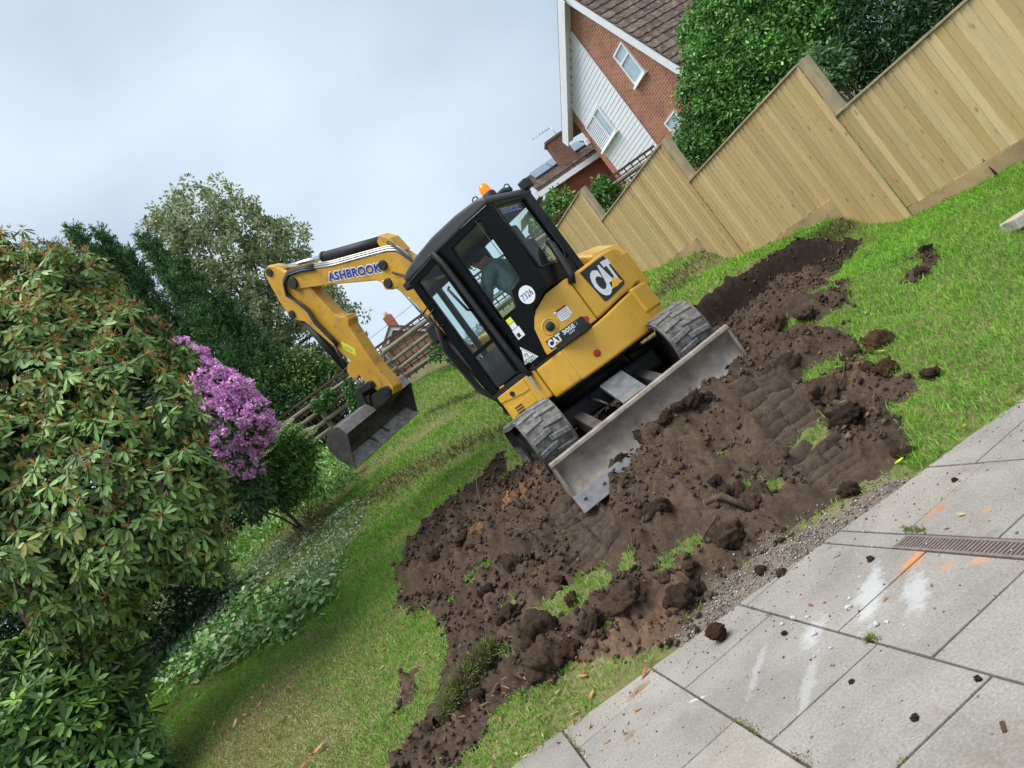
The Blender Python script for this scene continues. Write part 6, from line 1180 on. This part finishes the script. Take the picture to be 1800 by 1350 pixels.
for k, (px, py, r, lab) in enumerate([(1380, 1115, .014, 'small orange-brown stone near the white stones'), (1610, 1265, .014, 'brown pebble on the bottom right slab'), (1720, 1196, .012, 'dark pebble at a slab corner'), (1532, 985, .016, 'dark pebble at the far end of the slabs, left of the drain'), (1498, 1200, .010, 'dark pebble in the middle of the slabs'), (1680, 845, .014, 'dark pebble on the slab above the drain'), (1342, 1008, .03, 'round brown stone in the gravel'), (1378, 1014, .026, 'reddish stone at the gravel edge')]):
    q = atz(px, py, 0) if k < 6 else np.array([*ghit(px, py), 0]); o = clod(0, 0, r, [M_cr, M_cb, M_cl][k % 3], lab, xy=(q[0], q[1]), cat='stone', name='pebble', sink=0)
    if k < 6: o.location.z = r * .5
# roots and sticks
M_root = plain('root_bark', (.075, .05, .034), .9, var=.4, vscale=20, bmp=.5, bscale=40); M_cut = plain('cut_wood', (.45, .22, .08), .8, var=.2)
def gpt(px, py, dz=0): x, y = ghit(px, py, lambda a, b_: ground(a, b_, False)); return (x, y, gz(x, y) + dz)
t = thing('cut_root', 'thick cut root with a pale orange end sticking out of the soil', 'root'); a, b_, c_ = gpt(1256, 903, .06), gpt(1290, 900, .06), gpt(1325, 897, .02); MB().tube([a, b_, c_], [.020, .023, .02], 9).obj('root_stem', M_root, t); MB().cyl(a, tuple(np.array(a) + (np.array(a) - np.array(b_)) * .02), .026, 9).obj('cut_end', M_cut, t)
MB().tube([gpt(1272, 922, .03), gpt(1262, 932, .05), gpt(1248, 945, .03), gpt(1235, 955, 0)], [.011, .010, .009, .006], 7).obj('root', M_root, label='curved dark root below the thick cut root', cat='root')
MB().tube([gpt(905, 960, .03), gpt(930, 955, .05), gpt(958, 955, .03)], [.008, .009, .006], 6).obj('root', M_root, label='thin pale root lying in the soil left of the blade', cat='root')
MB().tube([gpt(855, 905, .0), gpt(855, 880, .12), gpt(858, 862, .22)], [.010, .008, .005], 6).obj('twig', M_root, label='upright twig standing in the left part of the dug soil', cat='twig'); MB().tube([gpt(830, 905, .02), gpt(855, 905, .06), gpt(878, 915, .03)], [.008, .01, .006], 6).obj('twig', M_root, label='twig lying across the foot of the upright twig', cat='twig')
MB().tube([gpt(1475, 690, .02), gpt(1490, 675, .05), gpt(1500, 655, .03)], [.006, .007, .004], 6).obj('twig', M_root, label='thin twig on the soil beside the right end of the blade', cat='twig')
q = atz(1765, 1280, 0); m3 = MB().box((0, 0, .004), (.05, .014, .008)); m3.obj('wood_chip', M_cr, bevel=.003, label='brown sliver of bark on the bottom right slab', cat='wood chip').location = (q[0], q[1], .001)
bpy.data.objects['wood_chip'].rotation_euler = (0, 0, 1.1)
yx, yy_ = ghit(1580, 824); MB().prism([(0, 0), (.02, .012), (.05, .01), (.06, -.004), (.03, -.012)], lambda p_, w: (p_[0], p_[1], w), 0, .006).obj('yellow_scrap', DLIM, label='bright yellow scrap at the edge of the grass by the gravel', cat='scrap').location = (yx, yy_, gz(yx, yy_) + .03)
# orange terracotta block under the bucket
ox, oy = ghit(640, 826); MB().box((0, 0, .03), (.16, .09, .08), .5).obj('clay_block', plain('terracotta', (.42, .22, .11), .85, var=.2), bevel=.01, label='orange clay block in the grass under the bucket corner', cat='block').location = (ox, oy, gz(ox, oy))
# fallen leaves
LM = []
for c in ((.50, .27, .10), (.42, .20, .07), (.55, .40, .18), (.60, .38, .05), (.35, .12, .06)):
    v, f, cc = leaves(np.zeros((1, 3)), np.array([[0., 1, 0]]), np.array([[0., 0, 1]]), 1., .42, np.array([c]), fold=.35, droop=-.25); LM.append(npmesh('fallen_leaf', v, f, M_leaf, cols={'tint': cc}))
def fallen(x, y, z, s_, k, label, group): o = bpy.data.objects.new('fallen_leaf', LM[k]); link(o, None, None, label, 'leaf', group); o.location = (x, y, z); o.rotation_euler = (random.uniform(-.35, .35), random.uniform(-.35, .35), random.uniform(0, 6.28)); o.scale = (s_,) * 3
for k in range(110):
    x, y = random.uniform(-4.6, -.3), random.uniform(4.2, 8.4)
    if float(dirtmask(np.array([x]), np.array([y]))[0]) < .02 or y < 4.3 or x / y < -.85: continue
    fallen(x, y, gz(x, y) + .03, random.uniform(.05, .095), random.choice([0, 0, 1, 2, 2, 4, 3]), 'dry fallen leaf lying on the left-hand grass', 'fallen leaves on the left lawn')
for k in range(26):
    x, y = random.uniform(1.4, 3.6), random.uniform(4.5, 6.4)
    if float(dirtmask(np.array([x]), np.array([y]))[0]) < .02: continue
    fallen(x, y, gz(x, y) + .035, random.uniform(.045, .075), random.choice([0, 2, 2, 3]), 'dry fallen leaf on the grass at the right of the dug soil', 'fallen leaves on the right lawn')
for px, py in [(1445, 1060), (1430, 1066), (1700, 905), (1552, 1060), (1122, 1212), (1130, 1245), (1095, 1290), (1660, 930), (1585, 930), (1480, 975), (1310, 1045), (1235, 1120), (1075, 1300)]:
    q = atz(px, py, 0); fallen(q[0], q[1], .008, random.uniform(.035, .055), random.choice([0, 1, 2, 4]), 'dry fallen leaf on the concrete slabs', 'fallen leaves on the slabs')
for k, (px, py, lab) in enumerate([(405, 1280, 'bright yellow fallen leaf on the grass near the bottom left bush'), (555, 1330, 'orange fallen leaf on the grass at the bottom edge')]):
    x, y = ghit(px, py); fallen(x, y, gz(x, y) + .04, .11, 3 - 3 * k, lab, None)
# pale chips and straw over the spoil at the lower left (uncountable)
n = 260; px = rng.uniform(770, 1040, n); py = rng.uniform(1130, 1345, n); cp = np.array([ghit(a_, b_) for a_, b_ in zip(px, py)]); v, f, c = leaves(np.stack([cp[:, 0], cp[:, 1], ground(cp[:, 0], cp[:, 1]) + .02], 1), rnd(n) * np.array([1, 1, .25]), rnd(n) * .4 + np.array([0, 0, 1]), .02 + .09 * rng.random(n) ** 2, .006 + .016 * rng.random(n) ** 2, pick(n, [(.40, .27, .14, 2), (.30, .16, .08, 1.5), (.5, .4, .24, 1)], .2)); npobj('wood_chips', v, f, M_leaf, None, cols={'tint': c}, kind='stuff', label='pale chips and shreds of bark strewn around the turf roll', cat='wood chips')
# grass and moss in the joints
def tuft(px0, py0, px1, py1, n, h):
    A_, B_ = atz(px0, py0, 0), atz(px1, py1, 0); t = rng.random(n) ** 1.0; x = A_[0] + (B_[0] - A_[0]) * t + rng.normal(0, .008, n); y = A_[1] + (B_[1] - A_[1]) * t + rng.normal(0, .008, n); k = vnoise(x * 9, y * 9, 9) > .42; x, y = x[k], y[k]; n = len(x)
    return kites(np.stack([x, y, np.full(n, -.01)], 1), unit(rng.normal(0, .6, (n, 3)) * np.array([1, 1, 0]) + np.array([0, 0, 1.])), rnd(n), h * rng.uniform(.5, 1.3, n), .006, pick(n, [(.15, .22, .05, 2), (.22, .23, .08, 2), (.09, .16, .03, 1), (.3, .25, .12, 1)], .2))
js = [tuft(1255, 1240, 1430, 1345, 900, .022), tuft(1525, 1122, 1545, 1132, 260, .035), tuft(1207, 1208, 1255, 1240, 120, .012), tuft(1316, 1068, 1460, 1106, 220, .012), tuft(1385, 1275, 1360, 1297, 120, .012), tuft(1578, 1345, 1590, 1335, 60, .02), tuft(1245, 1170, 1260, 1155, 60, .014), tuft(1590, 930, 1625, 935, 300, .03), tuft(995, 1290, 1040, 1345, 260, .02), tuft(1060, 1270, 1110, 1240, 120, .014)]
v, f, c = cat(*js); npobj('joint_moss', v, f, M_grass, None, cols={'tint': c}, kind='stuff', label='moss and grass growing in the joints between slabs', cat='moss')
# sparse straw and roots across the dug soil
n = 9000; x, y = rng.uniform(-2.2, 4.2, n), rng.uniform(4.5, 9.5, n); k = (dirtmask(x, y) < 0) & (fbm(x * 1.6, y * 1.6, 3, 400) > .12); x, y = x[k], y[k]; n = len(x)
v, f, c = kites(np.stack([x, y, ground(x, y) + .006], 1), rnd(n) * np.array([1, 1, .45]), rnd(n), rng.uniform(.03, .10, n), .004, pick(n, [(.30, .22, .11, 2), (.2, .12, .06, 1.5), (.38, .32, .18, 1), (.16, .22, .06, .8)], .2)); npobj('straw', v, f, M_grass, None, cols={'tint': c}, kind='stuff', label='bits of dry grass and fine root over the dug soil', cat='straw')

# prints pressed by the tracks: two staggered rows of bars
Vt, Ft, Ct = [], [], []; off = 0
g1, g2 = np.meshgrid(np.linspace(-1, 1, 13), np.linspace(-1, 1, 7), indexing='ij')
for pi, ((x0, y0), (x1, y1), w) in enumerate(PRINTS):
    L_ = math.hypot(x1 - x0, y1 - y0); ux, uy = (x1 - x0) / L_, (y1 - y0) / L_; nb = int(L_ / .098)
    for i in range(nb):
        for side in (-1, 1):
            t0 = (i + (.5 if side > 0 else 0)) * .098 + random.uniform(-.01, .01) - .08; hw, hl = w * .50, .031 + random.uniform(-.006, .006); q0 = side * w * .48; sk = side * .22 + random.uniform(-.08, .08)
            jx = .012 * fbm(g1 * 2 + i * 3.1, g2 * 2 + side, 2, 600 + pi); q = q0 + g1 * hw + jx; t = t0 + g2 * hl * (1 - .12 * g1 ** 2) + sk * g1 * hw * side + .010 * fbm(g1 * 3 + i, g2 + side * 7, 2, 610)
            x = x0 + ux * t + uy * q; y = y0 + uy * t - ux * q; edge = np.clip(np.minimum((1 - np.abs(g1)) * 5, (1 - np.abs(g2)) * 3.2), 0, 1); hgt = .058 * (edge ** .5) * random.uniform(.7, 1.15) * (1 + .35 * fbm(g1 * 2.5 + 9 * i, g2 * 2 + side, 2, 620)) + .006 * g2
            dmv = dirtmask(np.array([x.mean()]), np.array([y.mean()]))[0]
            if dmv > -.02: continue
            z = ground(x.ravel(), y.ravel(), False).reshape(x.shape).mean() * .35 + ground(x.ravel(), y.ravel(), True).reshape(x.shape) * .65 - .012 + hgt
            Vt.append(np.stack([x, y, z], -1).reshape(-1, 3)); ii = np.arange(91).reshape(13, 7); Ft.append(np.stack([ii[:-1, :-1], ii[1:, :-1], ii[1:, 1:], ii[:-1, 1:]], -1).reshape(-1, 4) + off); off += 91
            c0 = np.array([.066, .049, .037]) * random.uniform(.8, 1.3); Ct.append(np.tile(c0, (91, 1)))
npobj('track_prints', np.concatenate(Vt), np.concatenate(Ft), M_soil, None, smooth=True, cols={'tint': np.concatenate(Ct)}, kind='stuff', label='ribbed prints pressed into the soil by the excavator tracks', cat='track print')
